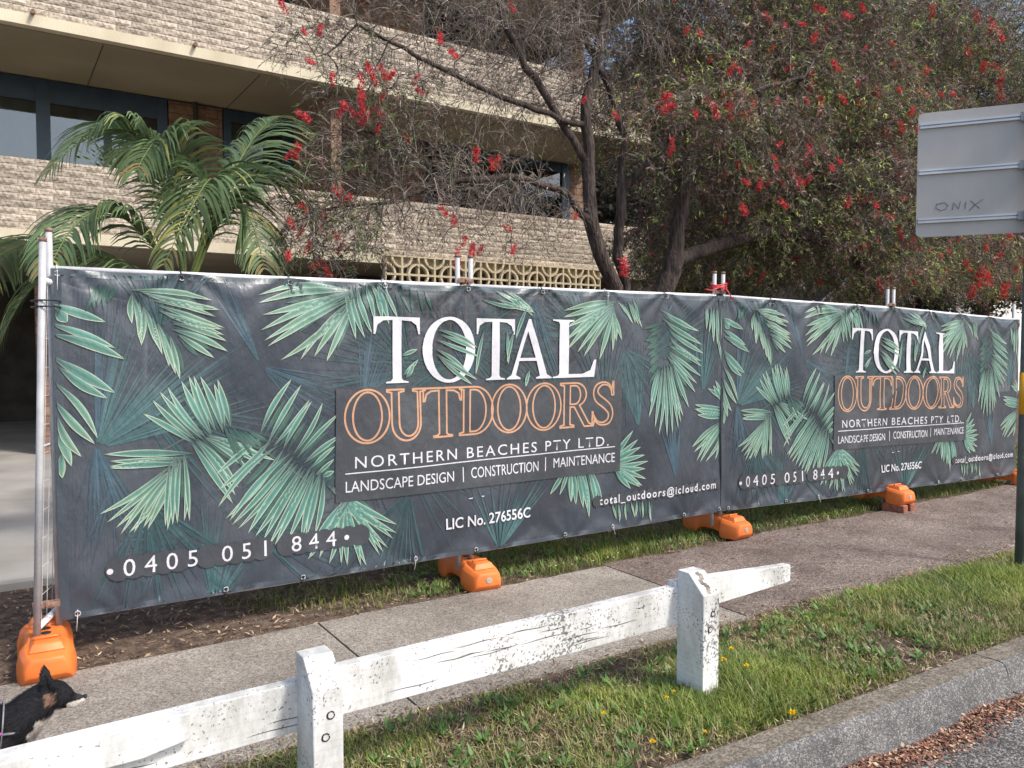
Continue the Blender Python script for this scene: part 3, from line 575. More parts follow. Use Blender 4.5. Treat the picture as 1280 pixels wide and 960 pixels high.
# ================================================================== FENCE PANELS AND BANNERS
POSTS = [(0.28, 4.66, .195, 2.0), (2.67, 4.58, .21, 2.01), (5.09, 4.53, .225, 2.025), (7.42, 4.41, .187, 1.987), (9.98, 4.40, .12, 1.92)]
def panel(P0, P1, label, group='temporary fence panels', lean=0.):
    """a steel frame of two uprights and two rails with welded wire"""
    (x0, y0, b0, t0), (x1, y1, b1, t1) = P0, P1
    a = Vector((x0, y0, 0)); b = Vector((x1, y1, 0)); d = (b - a).normalized(); a = a + d * (.05 if x0 > 1 else 0); b = b - d * .05
    root = empty('temporary_fence', (x0, y0, 0), label, 'fence panel', group); off = (x0, y0, 0)
    for p, zb, zt in ((a, b0, t0), (b, b1, t1)):
        mb = MB(); mb.tube([(p.x, p.y, zb - .12), (p.x + lean, p.y, zt + .20)], .0175 if lean else .0165, 10); u = mb.build('upright', M['galv'], root, True, off)
        mb = MB(); mb.tube([(p.x + lean * .99, p.y, zt + .185), (p.x + lean, p.y, zt + .205)], .0185, 10); c = mb.build('cap', M['rust'], u, True, off)
    for nm, za, zb_ in (('top_rail', t0, t1), ('bottom_rail', b0, b1), ('middle_rail', b0 * .42 + t0 * .58 - .1, b1 * .42 + t1 * .58 - .1)):
        mb = MB(); r = .016 if nm != 'middle_rail' else .006
        mb.tube([(a.x + lean * za / 2.13, a.y, za), ((a.x + b.x) / 2, (a.y + b.y) / 2, (za + zb_) / 2 - .004), (b.x, b.y, zb_)], r, 8); mb.build(nm, M['galv_white'] if r > .01 else M['galv'], root, True, off)
    mb = MB(); n = 30
    for i in range(1, n):
        t = i / n; p = a.lerp(b, t); mb.tube([(p.x, p.y, b0 + (b1 - b0) * t), (p.x + lean * .9, p.y, t0 + (t1 - t0) * t)], .0018, 3, cap=False)
    for i in range(1, 12):
        t = i / 12; mb.tube([(a.x + lean * t * .9, a.y, b0 + (t0 - b0) * t), (b.x, b.y, b1 + (t1 - b1) * t)], .0018, 3, cap=False)
    tag(mb.build('welded_wire', M['galv'], root, False, off), kind='stuff')
    return root
panel(POSTS[0], POSTS[1], 'leftmost steel fence panel behind the left half of the large banner')
panel(POSTS[1], POSTS[2], 'steel fence panel behind the right half of the near banner')
panel(POSTS[2], POSTS[3], 'steel fence panel behind the left half of the far banner')
panel(POSTS[3], POSTS[4], 'farthest steel fence panel, behind the right half of the far banner')
panel((.17, 4.50, .21, 1.93), (1.0, 6.78, .2, 1.93), 'steel fence panel at the left end turned back towards the building', lean=.075)
def clamp(x, y, z, label, red=False):
    r = empty('fence_clamp', (x, y, z), label, 'clamp', 'clamps joining the fence uprights')
    mb = MB(); mb.box((-.06, -.023, -.013), (.06, -.019, .013)); mb.box((-.06, .019, -.013), (.06, .023, .013)); mb.build('plate', M['rust'], r)
    mb = MB(); mb.tube([(0, -.04, 0), (0, .04, 0)], .005, 6); mb.build('bolt', M['rust'], r)
clamp(2.67, 4.58, 2.045, 'steel clamp joining two uprights above the middle of the near banner')
clamp(5.09, 4.53, 2.06, 'steel clamp joining two uprights under the red tape between the banners')
clamp(7.42, 4.41, 2.02, 'steel clamp joining two uprights above the middle of the far banner')
clamp(.22, 4.58, .30, 'steel clamp low down on the two uprights over the nearest orange foot')
mb = MB(); 
for k in range(4):
    pts = [(5.09 + .085 * math.cos(t) , 4.53 + .045 * math.sin(t), 2.085 + .012 * k + .012 * math.sin(t * 2 + k)) for t in np.linspace(0, 2 * math.pi, 13)]
    mb.tube(pts, .006, 4)
mb.tube([(5.03, 4.48, 2.09), (4.95, 4.46, 2.06), (4.86, 4.47, 2.07)], .005, 4); mb.tube([(5.12, 4.48, 2.09), (5.15, 4.45, 2.02), (5.2, 4.46, 1.99)], .005, 4)
tag(mb.build('red_tape_tie', M['red_tape'], None, True), 'strip of red tape tied round the uprights where the two banners meet', 'tape')
mb = MB()
for z in (1.80, 1.83):
    mb.tube([(.255 + .065 * math.cos(t), 4.58 + .11 * math.sin(t), z) for t in np.linspace(0, 2 * math.pi, 15)], .004, 4)
tag(mb.build('wire_tie', M['black'], None, True), 'black wire wound twice round the two left end uprights', 'wire')

def surf(k, u, v, off=0.):
    """point on banner k (0 near, 1 far) at metres u along, v up, off mm in front of the cloth"""
    u = np.asarray(u, float); v = np.asarray(v, float); P = np.array(POSTS[2 * k:2 * k + 3])
    s = np.clip(u / 2.4, 0, 2); i = np.minimum(s.astype(int), 1); t = s - i
    A = P[i]; B = P[i + 1]; X = A[..., 0] + (B[..., 0] - A[..., 0]) * t; Y = A[..., 1] + (B[..., 1] - A[..., 1]) * t
    zb = A[..., 2] + (B[..., 2] - A[..., 2]) * t; zt = A[..., 3] + (B[..., 3] - A[..., 3]) * t
    f = v / 1.8; Z = zb + (zt - zb) * f
    ph = 1.7 * k; edge = np.minimum(1, np.minimum(f, 1 - f) * 5)
    w = (.010 * np.sin(1.9 * u + .6 + ph) + .011 * np.sin(3.3 * u + 2.2 * v + ph)) * np.sin(np.pi * np.clip(f, 0, 1))
    w += .0048 * np.sin(8.3 * u - 3.1 * v + 1.5 * np.sin(2.1 * v + u)) * (.3 + .7 * edge) + .0034 * np.sin(5.3 * v + 14 * u * .4 + ph)
    amp = (.009 if k == 0 else .011)
    for e in range(9):      # creases fanning down from the ties along the top edge, and up from the bottom ones
        ue = .05 + e * .5875; du = u - ue
        dt = (1.8 - v) + .03; w += amp * np.exp(-dt * 2.6) * np.cos(np.arctan2(du, dt) * 11) * np.exp(-(du / .45) ** 2)
        dt = v + .03; w += amp * .8 * np.exp(-dt * 3.2) * np.cos(np.arctan2(du - .25, dt) * 9) * np.exp(-((du - .25) / .4) ** 2)
    if k == 1:             # slack diagonal folds on the far banner
        w += .010 * np.exp(-((u - 1.15 * v - 1.3) / .10) ** 2) * edge + .012 * np.exp(-((u + .8 * v - 3.9) / .09) ** 2) * edge
    sag = .012 * np.sin(np.pi * ((u - .05) / .5875 % 1)) * np.clip((f - .8) * 5, 0, 1)
    return np.stack([X, Y - .046 - w - off, Z - sag], -1)

class PR:
    """flat print laid on the cloth: polygons in (u, v) with a tier above it"""
    def __init__(s, k): s.mb = MB(); s.k = k
    def add(s, uv, faces, col, tier):
        uv = np.asarray(uv, float); uc = np.clip(uv, (.012, .012), (4.788, 1.788))
        s.mb.add(surf(s.k, uc[:, 0], uc[:, 1], tier), faces, col)
MINT = np.array((.115, .305, .270)); PALE = np.array((.34, .47, .30)); DEEP = np.array((.045, .095, .10)); CRM = np.array((.50, .62, .48))
def leaflet(pr, b, t, w, tier, tone, rs):
    b = np.array(b); t = np.array(t); d = t - b; L = np.hypot(*d)
    if L < .02: return
    d /= L; nn = np.array((-d[1], d[0])); m = 12; bend = rs.normal() * .035 * L
    uv = []; col = []
    br = rs.uniform(.82, 1.12); base = MINT * br if tone != 2 else MINT * .42
    tipc = base * .45 + PALE * .55 if tone == 1 else base * .85 + PALE * .15
    b = b - d * L * .10; t = t + d * L * .04; L *= 1.14; w = w * .66 if L > .12 else w * .75
    for i in range(m + 1):
        s = i / m; hw = w / 2 * (math.sin(math.pi * min(1, s ** 1.1 * .97 + .03)) ** .9 if i < m else 0); hi = max(0, hw - .0044)
        c = b + d * L * s + nn * bend * math.sin(math.pi * s)
        for q in (-hw, -hi, -hi, -.0008, .0008, hi, hi, hw): uv.append(c + nn * q)
        f = min(1, s * 2.2 + .12)
        core = (DEEP * (1 - f) + (base * (1 - s) + tipc * s) * f); edge = DEEP * (1 - f) + (CRM if tone != 2 else base) * (.55 + .35 * s) * f
        col += [edge, edge, core * .85, core * .6, core * .6, core * 1.15, edge, edge]
    # hard edge between rim and core comes from splitting at the rim vertices
    F = [(8 * i + j, 8 * i + j + 1, 8 * i + 9 + j, 8 * i + 8 + j) for i in range(m) for j in (0, 2, 3, 4, 6)]
    pr.add(uv, F, np.array(col), tier)
def poly_at(P, s):
    P = np.array(P, float)
    if len(P) == 1: return P[0]
    x = s * (len(P) - 1); i = min(int(x), len(P) - 2); return P[i] + (P[i + 1] - P[i]) * (x - i)
TEXTS = [(t_[0], t_[1], min(t_[2], 4.735)) + tuple(t_[3:]) for t_ in TEXTS]      # keep the address inside the hem
# ---- serif letters as outlines in a unit box: list of contours, the first is the outer one
def arc(cx, cy, rx, ry, a0, a1, n=14): return [(cx + rx * math.cos(math.radians(a0 + (a1 - a0) * i / n)), cy + ry * math.sin(math.radians(a0 + (a1 - a0) * i / n))) for i in range(n + 1)]
def glyph(ch):
    if ch == 'T': return [[(0, 1), (1, 1), (1, .74), (.965, .74), (.92, .88), (.8, .94), (.6, .95), (.6, .07), (.64, .035), (.75, .02), (.75, 0), (.25, 0), (.25, .02), (.36, .035), (.40, .07), (.40, .95), (.2, .94), (.08, .88), (.035, .74), (0, .74)]]
    if ch == 'O': return [arc(.5, .5, .5, .52, 0, 360, 40)[:-1], arc(.5, .5, .325, .47, 0, 360, 40)[:-1]]
    if ch == 'A': return [[(.47, 1), (.53, 1), (.89, .07), (1, .02), (1, 0), (.64, 0), (.64, .02), (.73, .05), (.655, .3), (.275, .3), (.2, .07), (.3, .02), (.3, 0), (0, 0), (0, .02), (.1, .07)], [(.295, .35), (.635, .35), (.47, .8)]]
    if ch == 'L': return [[(0, 1), (.5, 1), (.5, .98), (.39, .96), (.36, .92), (.36, .06), (.68, .06), (.86, .12), (.95, .3), (1, .3), (.95, 0), (0, 0), (0, .02), (.12, .04), (.15, .08), (.15, .92), (.12, .96), (0, .98)]]
    if ch == 'U': return [[(0, 1), (.44, 1), (.44, .965), (.31, .94)] + arc(.555, .33, .245, .265, 180, 360, 14) + [(.80, .94), (.68, .965), (.68, 1), (1, 1), (1, .965), (.87, .94)] + arc(.495, .33, .375, .35, 0, -180, 18) + [(.12, .94), (0, .965)]]
    if ch == 'D': return [[(0, 1), (.42, 1)] + arc(.45, .5, .55, .5, 90, -90, 20) + [(0, 0), (0, .035), (.12, .06), (.12, .94), (0, .965)], [(.31, .94), (.42, .94)] + arc(.44, .5, .35, .44, 90, -90, 18) + [(.31, .06)]]
    if ch == 'R': return [[(0, 1), (.48, 1)] + arc(.48, .735, .33, .265, 90, -68, 14) + [(.90, .07), (1, .03), (1, 0), (.76, 0), (.44, .455), (.31, .455), (.31, .06), (.43, .035), (.43, 0), (0, 0), (0, .035), (.12, .06), (.12, .94), (0, .965)], [(.31, .94), (.46, .94)] + arc(.46, .73, .17, .21, 90, -90, 12) + [(.31, .52)]]
    if ch == 'S':
        C = [(.84, .70), (.80, .84), (.66, .95), (.45, .965), (.27, .89), (.21, .76), (.29, .63), (.5, .52), (.70, .40), (.79, .26), (.72, .10), (.52, .035), (.32, .06), (.18, .17), (.13, .32)]
        Wd = [.03, .04, .05, .06, .12, .17, .20, .20, .20, .17, .12, .06, .05, .04, .03]
        C = np.array(C); P = []; Wt = []
        for i in range(len(C) - 1):
            p0, p1, p2, p3 = C[max(i - 1, 0)], C[i], C[i + 1], C[min(i + 2, len(C) - 1)]
            for t in (0, .33, .67):
                P.append(.5 * ((2 * p1) + (-p0 + p2) * t + (2 * p0 - 5 * p1 + 4 * p2 - p3) * t * t + (-p0 + 3 * p1 - 3 * p2 + p3) * t ** 3)); Wt.append(Wd[i] + (Wd[i + 1] - Wd[i]) * t)
        P.append(C[-1]); Wt.append(Wd[-1]); P = np.array(P); T = np.gradient(P, axis=0); T /= np.hypot(T[:, 0], T[:, 1])[:, None]; N = np.stack([-T[:, 1], T[:, 0]], 1); Wt = np.array(Wt)[:, None] / 2
        a = (P + N * Wt).tolist(); b = (P - N * Wt).tolist()
        return [[tuple(p) for p in a] + [(.09, .32), (.09, .0), (.13, .0), (.16, .08)] + [tuple(p) for p in b[::-1]][2:-2] + [(.84, .90), (.87, 1.0), (.90, 1.0), (.90, .70)]]
def curve_fill(contours):
    cu = bpy.data.curves.new('fill', 'CURVE'); cu.dimensions = '2D'; cu.fill_mode = 'BOTH'
    for c in contours:
        s = cu.splines.new('POLY'); s.points.add(len(c) - 1); s.use_cyclic_u = True
        for i, p in enumerate(c): s.points[i].co = (p[0], p[1], 0, 1)
    return curve_mesh(cu)
def curve_mesh(cu, cut=.1):
    o = bpy.data.objects.new('tmp', cu); COL.objects.link(o); dg = bpy.context.evaluated_depsgraph_get(); dg.update()
    me = bpy.data.meshes.new_from_object(o.evaluated_get(dg)); bpy.data.objects.remove(o); bpy.data.curves.remove(cu)
    return me
def cut_mesh(me, step):
    bm = bmesh.new(); bm.from_mesh(me); bpy.data.meshes.remove(me); bmesh.ops.remove_doubles(bm, verts=bm.verts, dist=1e-5)
    xs = [v.co.x for v in bm.verts]; ys = [v.co.y for v in bm.verts]
    for ax, lo, hi in ((0, min(xs), max(xs)), (1, min(ys), max(ys))):
        q = lo + step
        while q < hi:
            nrm = (1, 0, 0) if ax == 0 else (0, 1, 0); co = (q, 0, 0) if ax == 0 else (0, q, 0)
            bmesh.ops.bisect_plane(bm, geom=bm.verts[:] + bm.edges[:] + bm.faces[:], plane_co=co, plane_no=nrm); q += step
    V = np.array([v.co[:2] for v in bm.verts]); F = [tuple(v.index for v in f.verts) for f in bm.faces]
    bm.verts.index_update(); F = [tuple(v.index for v in f.verts) for f in bm.faces]; bm.free(); return V, F
TITLE = [('T', 1.730, 2.050), ('O', 2.069, 2.453), ('T', 2.467, 2.770), ('A', 2.709, 3.068), ('L', 3.078, 3.462)]
OUTL = [('O', 1.534, 1.832), ('U', 1.815, 2.085), ('T', 2.072, 2.352), ('D', 2.338, 2.600), ('O', 2.589, 2.866), ('O', 2.864, 3.153), ('R', 3.148, 3.430), ('S', 3.410, 3.640)]
GL = {}
def font_geo(body, sp, bold):
    key = (body, sp, bold)
    if key not in GL:
        res = []
        for b in ('H', body):
            cu = bpy.data.curves.new('t', 'FONT'); cu.body = b; cu.size = 1; cu.resolution_u = 3; cu.space_character = sp; cu.offset = .016 if bold else 0
            me = curve_mesh(cu); V = np.array([v.co[:2] for v in me.vertices]); F = [tuple(p.vertices) for p in me.polygons]; bpy.data.meshes.remove(me); res.append((V, F))
        GL[key] = (res[1][0], res[1][1], res[0][0][:, 1].max())
    return GL[key]
def banner(k, label, seed):
    rs = np.random.RandomState(5); root = empty('banner', (POSTS[2 * k][0], POSTS[2 * k][1], 0), label, 'banner', 'printed fence banners'); off = (POSTS[2 * k][0], POSTS[2 * k][1], 0)
    U, Vv = np.meshgrid(np.linspace(0, 4.8, 241), np.linspace(0, 1.8, 73)); P = surf(k, U, Vv)
    i = np.arange(241 * 73).reshape(73, 241); q = np.stack([i[:-1, :-1], i[:-1, 1:], i[1:, 1:], i[1:, :-1]], -1).reshape(-1, 4)
    link('cloth', fast_mesh('cloth', P.reshape(-1, 3) - np.array(off), q, np.ones((P.size // 3, 3)), M['vinyl'], True), root)
    # hems: folded strips along the four edges, with light welds
    mb = MB()
    for (u0, v0, u1, v1) in ((0, 1.765, 4.8, 1.8), (0, 0, 4.8, .03), (0, .03, .045, 1.765), (4.755, .03, 4.8, 1.765)):
        nu = 200 if u1 - u0 > 1 else 2; nv = 60 if v1 - v0 > 1 else 2
        uu, vv = np.meshgrid(np.linspace(u0, u1, nu + 1), np.linspace(v0, v1, nv + 1)); P = surf(k, uu, vv, .0008).reshape(-1, 3); i = np.arange(len(P)).reshape(nv + 1, nu + 1)
        F = np.stack([i[:-1, :-1], i[:-1, 1:], i[1:, 1:], i[1:, :-1]], -1).reshape(-1, 4).tolist()
        mb.add(P, F, (.070, .098, .115) if v0 > 1.7 else (.055, .070, .09))
    mb.build('hem', M['print'], root, True, off)
    pr = PR(k); tier = .0014; fg = 0
    rf = np.random.RandomState(21); MORE = []
    for _ in range(16):      # faint dark fans filling the ground of the print
        c_ = (rf.uniform(.2, 4.6), rf.uniform(.1, 1.7)); a_ = rf.uniform(0, 360); r_ = rf.uniform(.45, .85); sp_ = rf.uniform(50, 110)
        MORE.append((c_, arc(c_[0], c_[1], r_, r_, a_, a_ + sp_, 6), int(sp_ / 7), .03, 3))
    for c, T, n, w, tone in MORE + FANS:
        fg += 1; tier = .0018 + (fg % 4) * .0004
        c = np.array(c)
        n = int(n * 1.7)
        for i in range(n):
            t = poly_at(T, (i + .5) / n) ; t = t + rs.normal(size=2) * .02; d = t - c; L = np.hypot(*d); d /= L; nn = np.array((-d[1], d[0])); ww = w * rs.uniform(.12, .36); L *= rs.uniform(.8, 1.25)
            b = rs.uniform(.5, 1.0); colr = np.array((.020, .062, .066) if tone == 3 else (.045, .120, .125) if tone else (.040, .085, .115)) * b + np.array((.015, .02, .026))
            ms = 16; uv = []; cc = []
            for s_ in range(ms + 1):
                f = .06 + .94 * s_ / ms; p = c + d * L * f; hw = ww * (.07 + .93 * math.sin(math.pi * min(f, .97) ** .9)); uv += [p - nn * hw, p, p + nn * hw]; g_ = 1 - .8 * f ** 3; bgc = np.array((.048, .054, .072)); cc += [colr * g_ + bgc * (1 - g_), colr * g_ * 1.35 + bgc * (1 - g_), colr * g_ * .8 + bgc * (1 - g_)]
            pr.add(uv, [(3 * i_ + j, 3 * i_ + j + 1, 3 * i_ + 4 + j, 3 * i_ + 3 + j) for i_ in range(ms) for j in range(2)], np.array(cc), tier); tier += .00001
    tag(pr.mb.build('fan_palm_print', M['print'], root, True, off), kind='stuff')
    pr = PR(k); fg = 0
    for B, T, n, w, tone in sorted(FRONDS, key=lambda g_: -g_[4] % 3):
        fg += 1; tier = .0036 + (fg % 2) * .0003; tier0 = .0050 + (fg % 4) * .0007
        if n >= 5:           # dim second row of leaflets behind
            for i in range(n):
                t = poly_at(T, (i + .9) / n); b = poly_at(B, (i + .9) / n); t = b + (t - b) * rs.uniform(.6, .85); leaflet(pr, b, t, w * .9, tier, 2, rs); tier += .00001
        tier = tier0
        for i in range(n):
            s = (i + .5) / n; leaflet(pr, poly_at(B, s) + rs.normal(size=2) * .006, poly_at(T, s) + rs.normal(size=2) * .012, w * rs.uniform(.85, 1.15), tier, tone, rs); tier += .00001
    stems = [[(.86, .90), (1.05, .80), (1.25, .64), (1.36, .55)], [(.34, .78), (.5, .84), (.66, .92)]]
    for st in stems:
        P = [np.array(p) for p in st]; uv = []
        for p in P: uv += [p + (0, -.006), p + (0, .006)]
        pr.add(uv, [(2 * i, 2 * i + 2, 2 * i + 3, 2 * i + 1) for i in range(len(P) - 1)], (.07, .11, .10), tier); tier += .00001
    tag(pr.mb.build('palm_frond_print', M['print'], root, True, off), kind='stuff')
    # plain dark panel behind the wording, and dark dots behind the telephone number
    pr = PR(k); BG = (.056, .062, .074); tier = .0084
    nu, nv = 90, 30; uu, vv = np.meshgrid(np.linspace(1.478, 3.695, nu), np.linspace(.445, 1.142, nv)); i = np.arange(nu * nv).reshape(nv, nu)
    pr.add(np.stack([uu, vv], -1).reshape(-1, 2), np.stack([i[:-1, :-1], i[:-1, 1:], i[1:, 1:], i[1:, :-1]], -1).reshape(-1, 4).tolist(), BG, tier)
    for s_, u0, u1, v0, hh, sp, bold in TEXTS:
        if s_[0] in '0t':
            step = .075; n = int((u1 - u0 + .1) / step) + 1
            for i in range(n + (1 if s_[0] == '0' else 0)):
                if s_[0] == '0' and (.30 < (u0 - .02 + step * i - u0) / (u1 - u0) < .335 or .655 < (step * i - .02) / (u1 - u0) < .70): continue
                tier += .000008; cu = u0 - .02 + step * i; R8 = hh * .74; ring = arc(cu, v0 + hh / 2, R8, R8, 0, 360, 14)[:-1]; ring2 = arc(cu, v0 + hh / 2, R8 * .5, R8 * .5, 0, 360, 14)[:-1]; pr.add(ring + ring2 + [(cu, v0 + hh / 2)], [(q_, (q_ + 1) % 14, 14 + (q_ + 1) % 14, 14 + q_) for q_ in range(14)] + [(14 + q_, 14 + (q_ + 1) % 14, 28) for q_ in range(14)], BG, tier)
    tag(pr.mb.build('plain_dark_print', M['print'], root, True, off), kind='stuff')
    # letters
    pr = PR(k)
    for ch, a, b in TITLE:
        key = 'f' + ch
        if key not in GL: GL[key] = cut_mesh(curve_fill(glyph(ch)), .13)
        V, F = GL[key]; v0, v1 = 1.166, 1.586
        pr.add(np.stack([a + (b - a) * V[:, 0], v0 + (v1 - v0) * V[:, 1]], 1), F, (.66, .66, .71), .0092 if ch != 'A' else .0095)
        pr.mb.build('white_letter', M['print'], root, True, off); pr = PR(k)
    tier = .0094
    for ch, a, b in OUTL:
        for con in glyph(ch):
            P = np.array([(a + (b - a) * p[0], .805 + .32 * p[1]) for p in con]); Q = []
            n = len(P)
            for i in range(n):      # subdivide long straight runs so the line follows the cloth
                m_ = max(1, int(np.hypot(*(P[(i + 1) % n] - P[i])) / .06)); Q += [P[i] + (P[(i + 1) % n] - P[i]) * t / m_ for t in range(m_)]
            P = np.array(Q); keep = [i for i in range(len(P)) if np.hypot(*(P[i] - P[i - 1])) > 1e-4]; P = P[keep]; n = len(P)
            d1 = np.roll(P, -1, 0) - P; d1 /= np.hypot(d1[:, 0], d1[:, 1])[:, None]; d0 = np.roll(d1, 1, 0); tt = d0 + d1; tt /= np.maximum(.3, np.hypot(tt[:, 0], tt[:, 1]))[:, None]
            nn = np.stack([-tt[:, 1], tt[:, 0]], 1); h_ = .0062; k_ = np.minimum(1.6, 1 / np.maximum(.4, (nn * np.stack([-d1[:, 1], d1[:, 0]], 1)).sum(1)))[:, None]
            uv = np.concatenate([P - nn * h_ * k_, P + nn * h_ * k_]); pr.add(uv, [(i, (i + 1) % n, n + (i + 1) % n, n + i) for i in range(n)], (.56, .31, .19), tier); tier += .00002
        pr.mb.build('outlined_letter', M['print'], root, True, off); pr = PR(k)
    tier = .0094
    for s_, u0, u1, v0, hh, sp, bold in TEXTS:
        V, F, cap = font_geo(s_, sp, bold); x0, x1 = V[:, 0].min(), V[:, 0].max()
        hs = hh / cap
        pr.add(np.stack([u0 + (V[:, 0] - x0) / (x1 - x0) * (u1 - u0), v0 + V[:, 1] * hs], 1), F, (.66, .66, .71), tier)
    for a, b, y0, y1 in ((1.54, 3.64, .614, .621), (2.360, 2.367, .49, .59), (3.022, 3.029, .503, .603), (2.40, 2.43, .372, .378), (2.50, 2.52, .376, .382)):
        m_ = max(1, int((b - a) / .05)); uv = []
        for i in range(m_ + 1): u = a + (b - a) * i / m_; uv += [(u, y0 + (.018 * (u - 1.54) / 2.1 if b - a > 1 else 0)), (u, y1 + (.018 * (u - 1.54) / 2.1 if b - a > 1 else 0))]
        pr.add(uv, [(2 * i, 2 * i + 2, 2 * i + 3, 2 * i + 1) for i in range(m_)], (.66, .66, .71), tier)
    for c in ((.234, .221), (1.544, .226)): pr.add(arc(c[0], c[1], .016, .016, 0, 360, 12)[:-1], [tuple(range(12))], (.66, .66, .71), tier)
    tag(pr.mb.build('small_lettering', M['print'], root, True, off), kind='stuff')
    pr = PR(k); tier = .0104
    for a, b in OVERLETTER: leaflet(pr, a, b, .042, tier, 0, rs); tier += .00001
    tag(pr.mb.build('leaf_over_lettering_print', M['print'], root, True, off), kind='stuff')
    # ties: black at the rails, pale tag ends poking out
    for e in range(9):
        ue = min(4.77, .03 + e * .5925)
        for v, zt_ in ((1.775, 1), (.025, -1)):
            if zt_ < 0: ue2 = min(4.77, ue + (.2 if e % 2 else .05))
            else: ue2 = ue
            ey = surf(k, ue2 + .0, v, .0075) - np.array(off); mb = MB(); mb.tube([tuple(ey + (.013 * math.cos(a), 0, .013 * math.sin(a))) for a in np.linspace(0, 2 * math.pi, 13)], .0035, 5); mb.build('eyelet', M['galv'], root, True)
            p = surf(k, ue2, v, .002); r_ = np.array((p[0], p[1] + .046, p[2] + zt_ * .025)); mb = MB()
            mb.tube([tuple(p + (0, -.004, -.02 * zt_)), tuple(p + (0, -.010, .012 * zt_)), tuple(r_ + (0, -.012, .02 * zt_)), tuple(r_ + (0, .018, .01 * zt_))], .0032, 5)
            if rs.rand() < .7: mb.tube([tuple(p + (0, -.01, 0)), tuple(p + (.015 * rs.normal(), -.03, -.05 - .04 * rs.rand()))], .0016, 4)
            mb.build('cable_tie', M['black'] if (e + k) % 3 else M['galv_white'], root, True, off)
    return root
banner(0, 'near dark banner with white TOTAL lettering and mint palm leaves', 1)
banner(1, 'far dark palm print banner between the red tape and the signpost', 2)

# ---- orange fence feet
def foot_mesh():
    st = [(-.305, .15, .115, .045), (-.298, .185, .14, .035), (-.27, .215, .15, .0), (-.20, .25, .165, .0), (-.13, .25, .172, .0), (-.105, .21, .180, .045), (-.05, .20, .185, .06), (.05, .20, .185, .06), (.105, .21, .180, .045), (.13, .25, .172, .0), (.20, .25, .165, .0), (.27, .215, .15, .0), (.298, .185, .14, .035), (.305, .15, .115, .045)]
    V = []; F = []
    for y, w, t, b in st:
        h = w / 2; V += [(-h, y, b), (-h * 1.0, y, b + (t - b) * .45), (-h * .9, y, t - .03), (-h * .72, y, t), (h * .72, y, t), (h * .9, y, t - .03), (h, y, b + (t - b) * .45), (h, y, b)]
    k = 8; n = len(st)
    F = [(i * k + j, (i + 1) * k + j, (i + 1) * k + (j + 1) % k, i * k + (j + 1) % k) for i in range(n - 1) for j in range(k)] + [tuple(range(k)), tuple((n - 1) * k + j for j in range(k - 1, -1, -1))]
    mb = MB(); mb.add(V, F)
    for s in (-1, 1):
        a, b = sorted((s * .245, s * .085)); c = .13 if 1 else 0
        V = []
        for z, g in ((.160, 0), (.196, .014), (.203, .024)):
            V += [(-.075 + g, a + g, z), (.075 - g, a + g, z), (.075 - g, b - g, z), (-.075 + g, b - g, z)]
        F = [(4 * i + j, 4 * i + (j + 1) % 4, 4 * i + 4 + (j + 1) % 4, 4 * i + 4 + j) for i in range(2) for j in range(4)] + [(8, 9, 10, 11)]
        mb.add(V, F)
    return bevel(mb.mesh('body', M['orange'], False), .007, 2, 22)
FM = foot_mesh()
FM.polygons.foreach_set('use_smooth', [True] * len(FM.polygons))
def foot(x, y, z, rz, label, sc=1):
    r = empty('ballast_block', (x, y, z), label, 'fence foot', 'orange plastic feet under the fence', rz=rz); r.scale = (sc, sc, sc * .86)
    o = link('body', FM, r)
    for s in (-1, 1):
        if sc > 1: break
        mb = MB(); mb.tube([(0, s * .285, .09), (0, s * .3085, .09)], .022, 12); mb.build('plug', M['grey_plug'], r)
    for s in (-1, 1):
        mb = MB(); mb.tube([(0, s * .035, .150), (0, s * .035, .1875)], .024, 12); mb.build('socket', M['black'], r)
    mb = MB(); mb.tube([(-.05, -.17, .2), (-.045, -.17, .212), (.045, -.17, .212), (.05, -.17, .2)], .008, 6); mb.build('handle', M['orange'], r, True)
    return r
foot(.215, 4.59, 0, math.radians(-2), 'nearest orange plastic fence foot, under the two uprights beside the black dog', 1.02)
foot(2.72, 4.62, .0, math.radians(-4), 'orange fence foot under the middle of the near banner')
foot(5.18, 4.60, .012, math.radians(3), 'orange fence foot under the joint between the two banners')
foot(7.42, 4.46, .075, math.radians(-3), 'orange fence foot propped on red bricks under the middle of the far banner')
foot(9.98, 4.46, .0, math.radians(5), 'farthest orange fence foot, just left of the signpost')
for i, (x, y, z, l) in enumerate(((7.33, 4.26, 0, 'red brick lying under the left side of the propped orange foot'), (7.50, 4.27, 0, 'red brick lying under the right side of the propped orange foot'))):
    mb = MB(); mb.box((-.045, -.1, 0), (.045, .11, .074)); me = bevel(mb.mesh('brick', M['redbrick']), .005, 1); o = link('support_brick', me, None, (x, y, z)); o.rotation_euler.z = .1 * (1 - 2 * i); tag(o, l, 'brick', 'bricks under the propped foot')

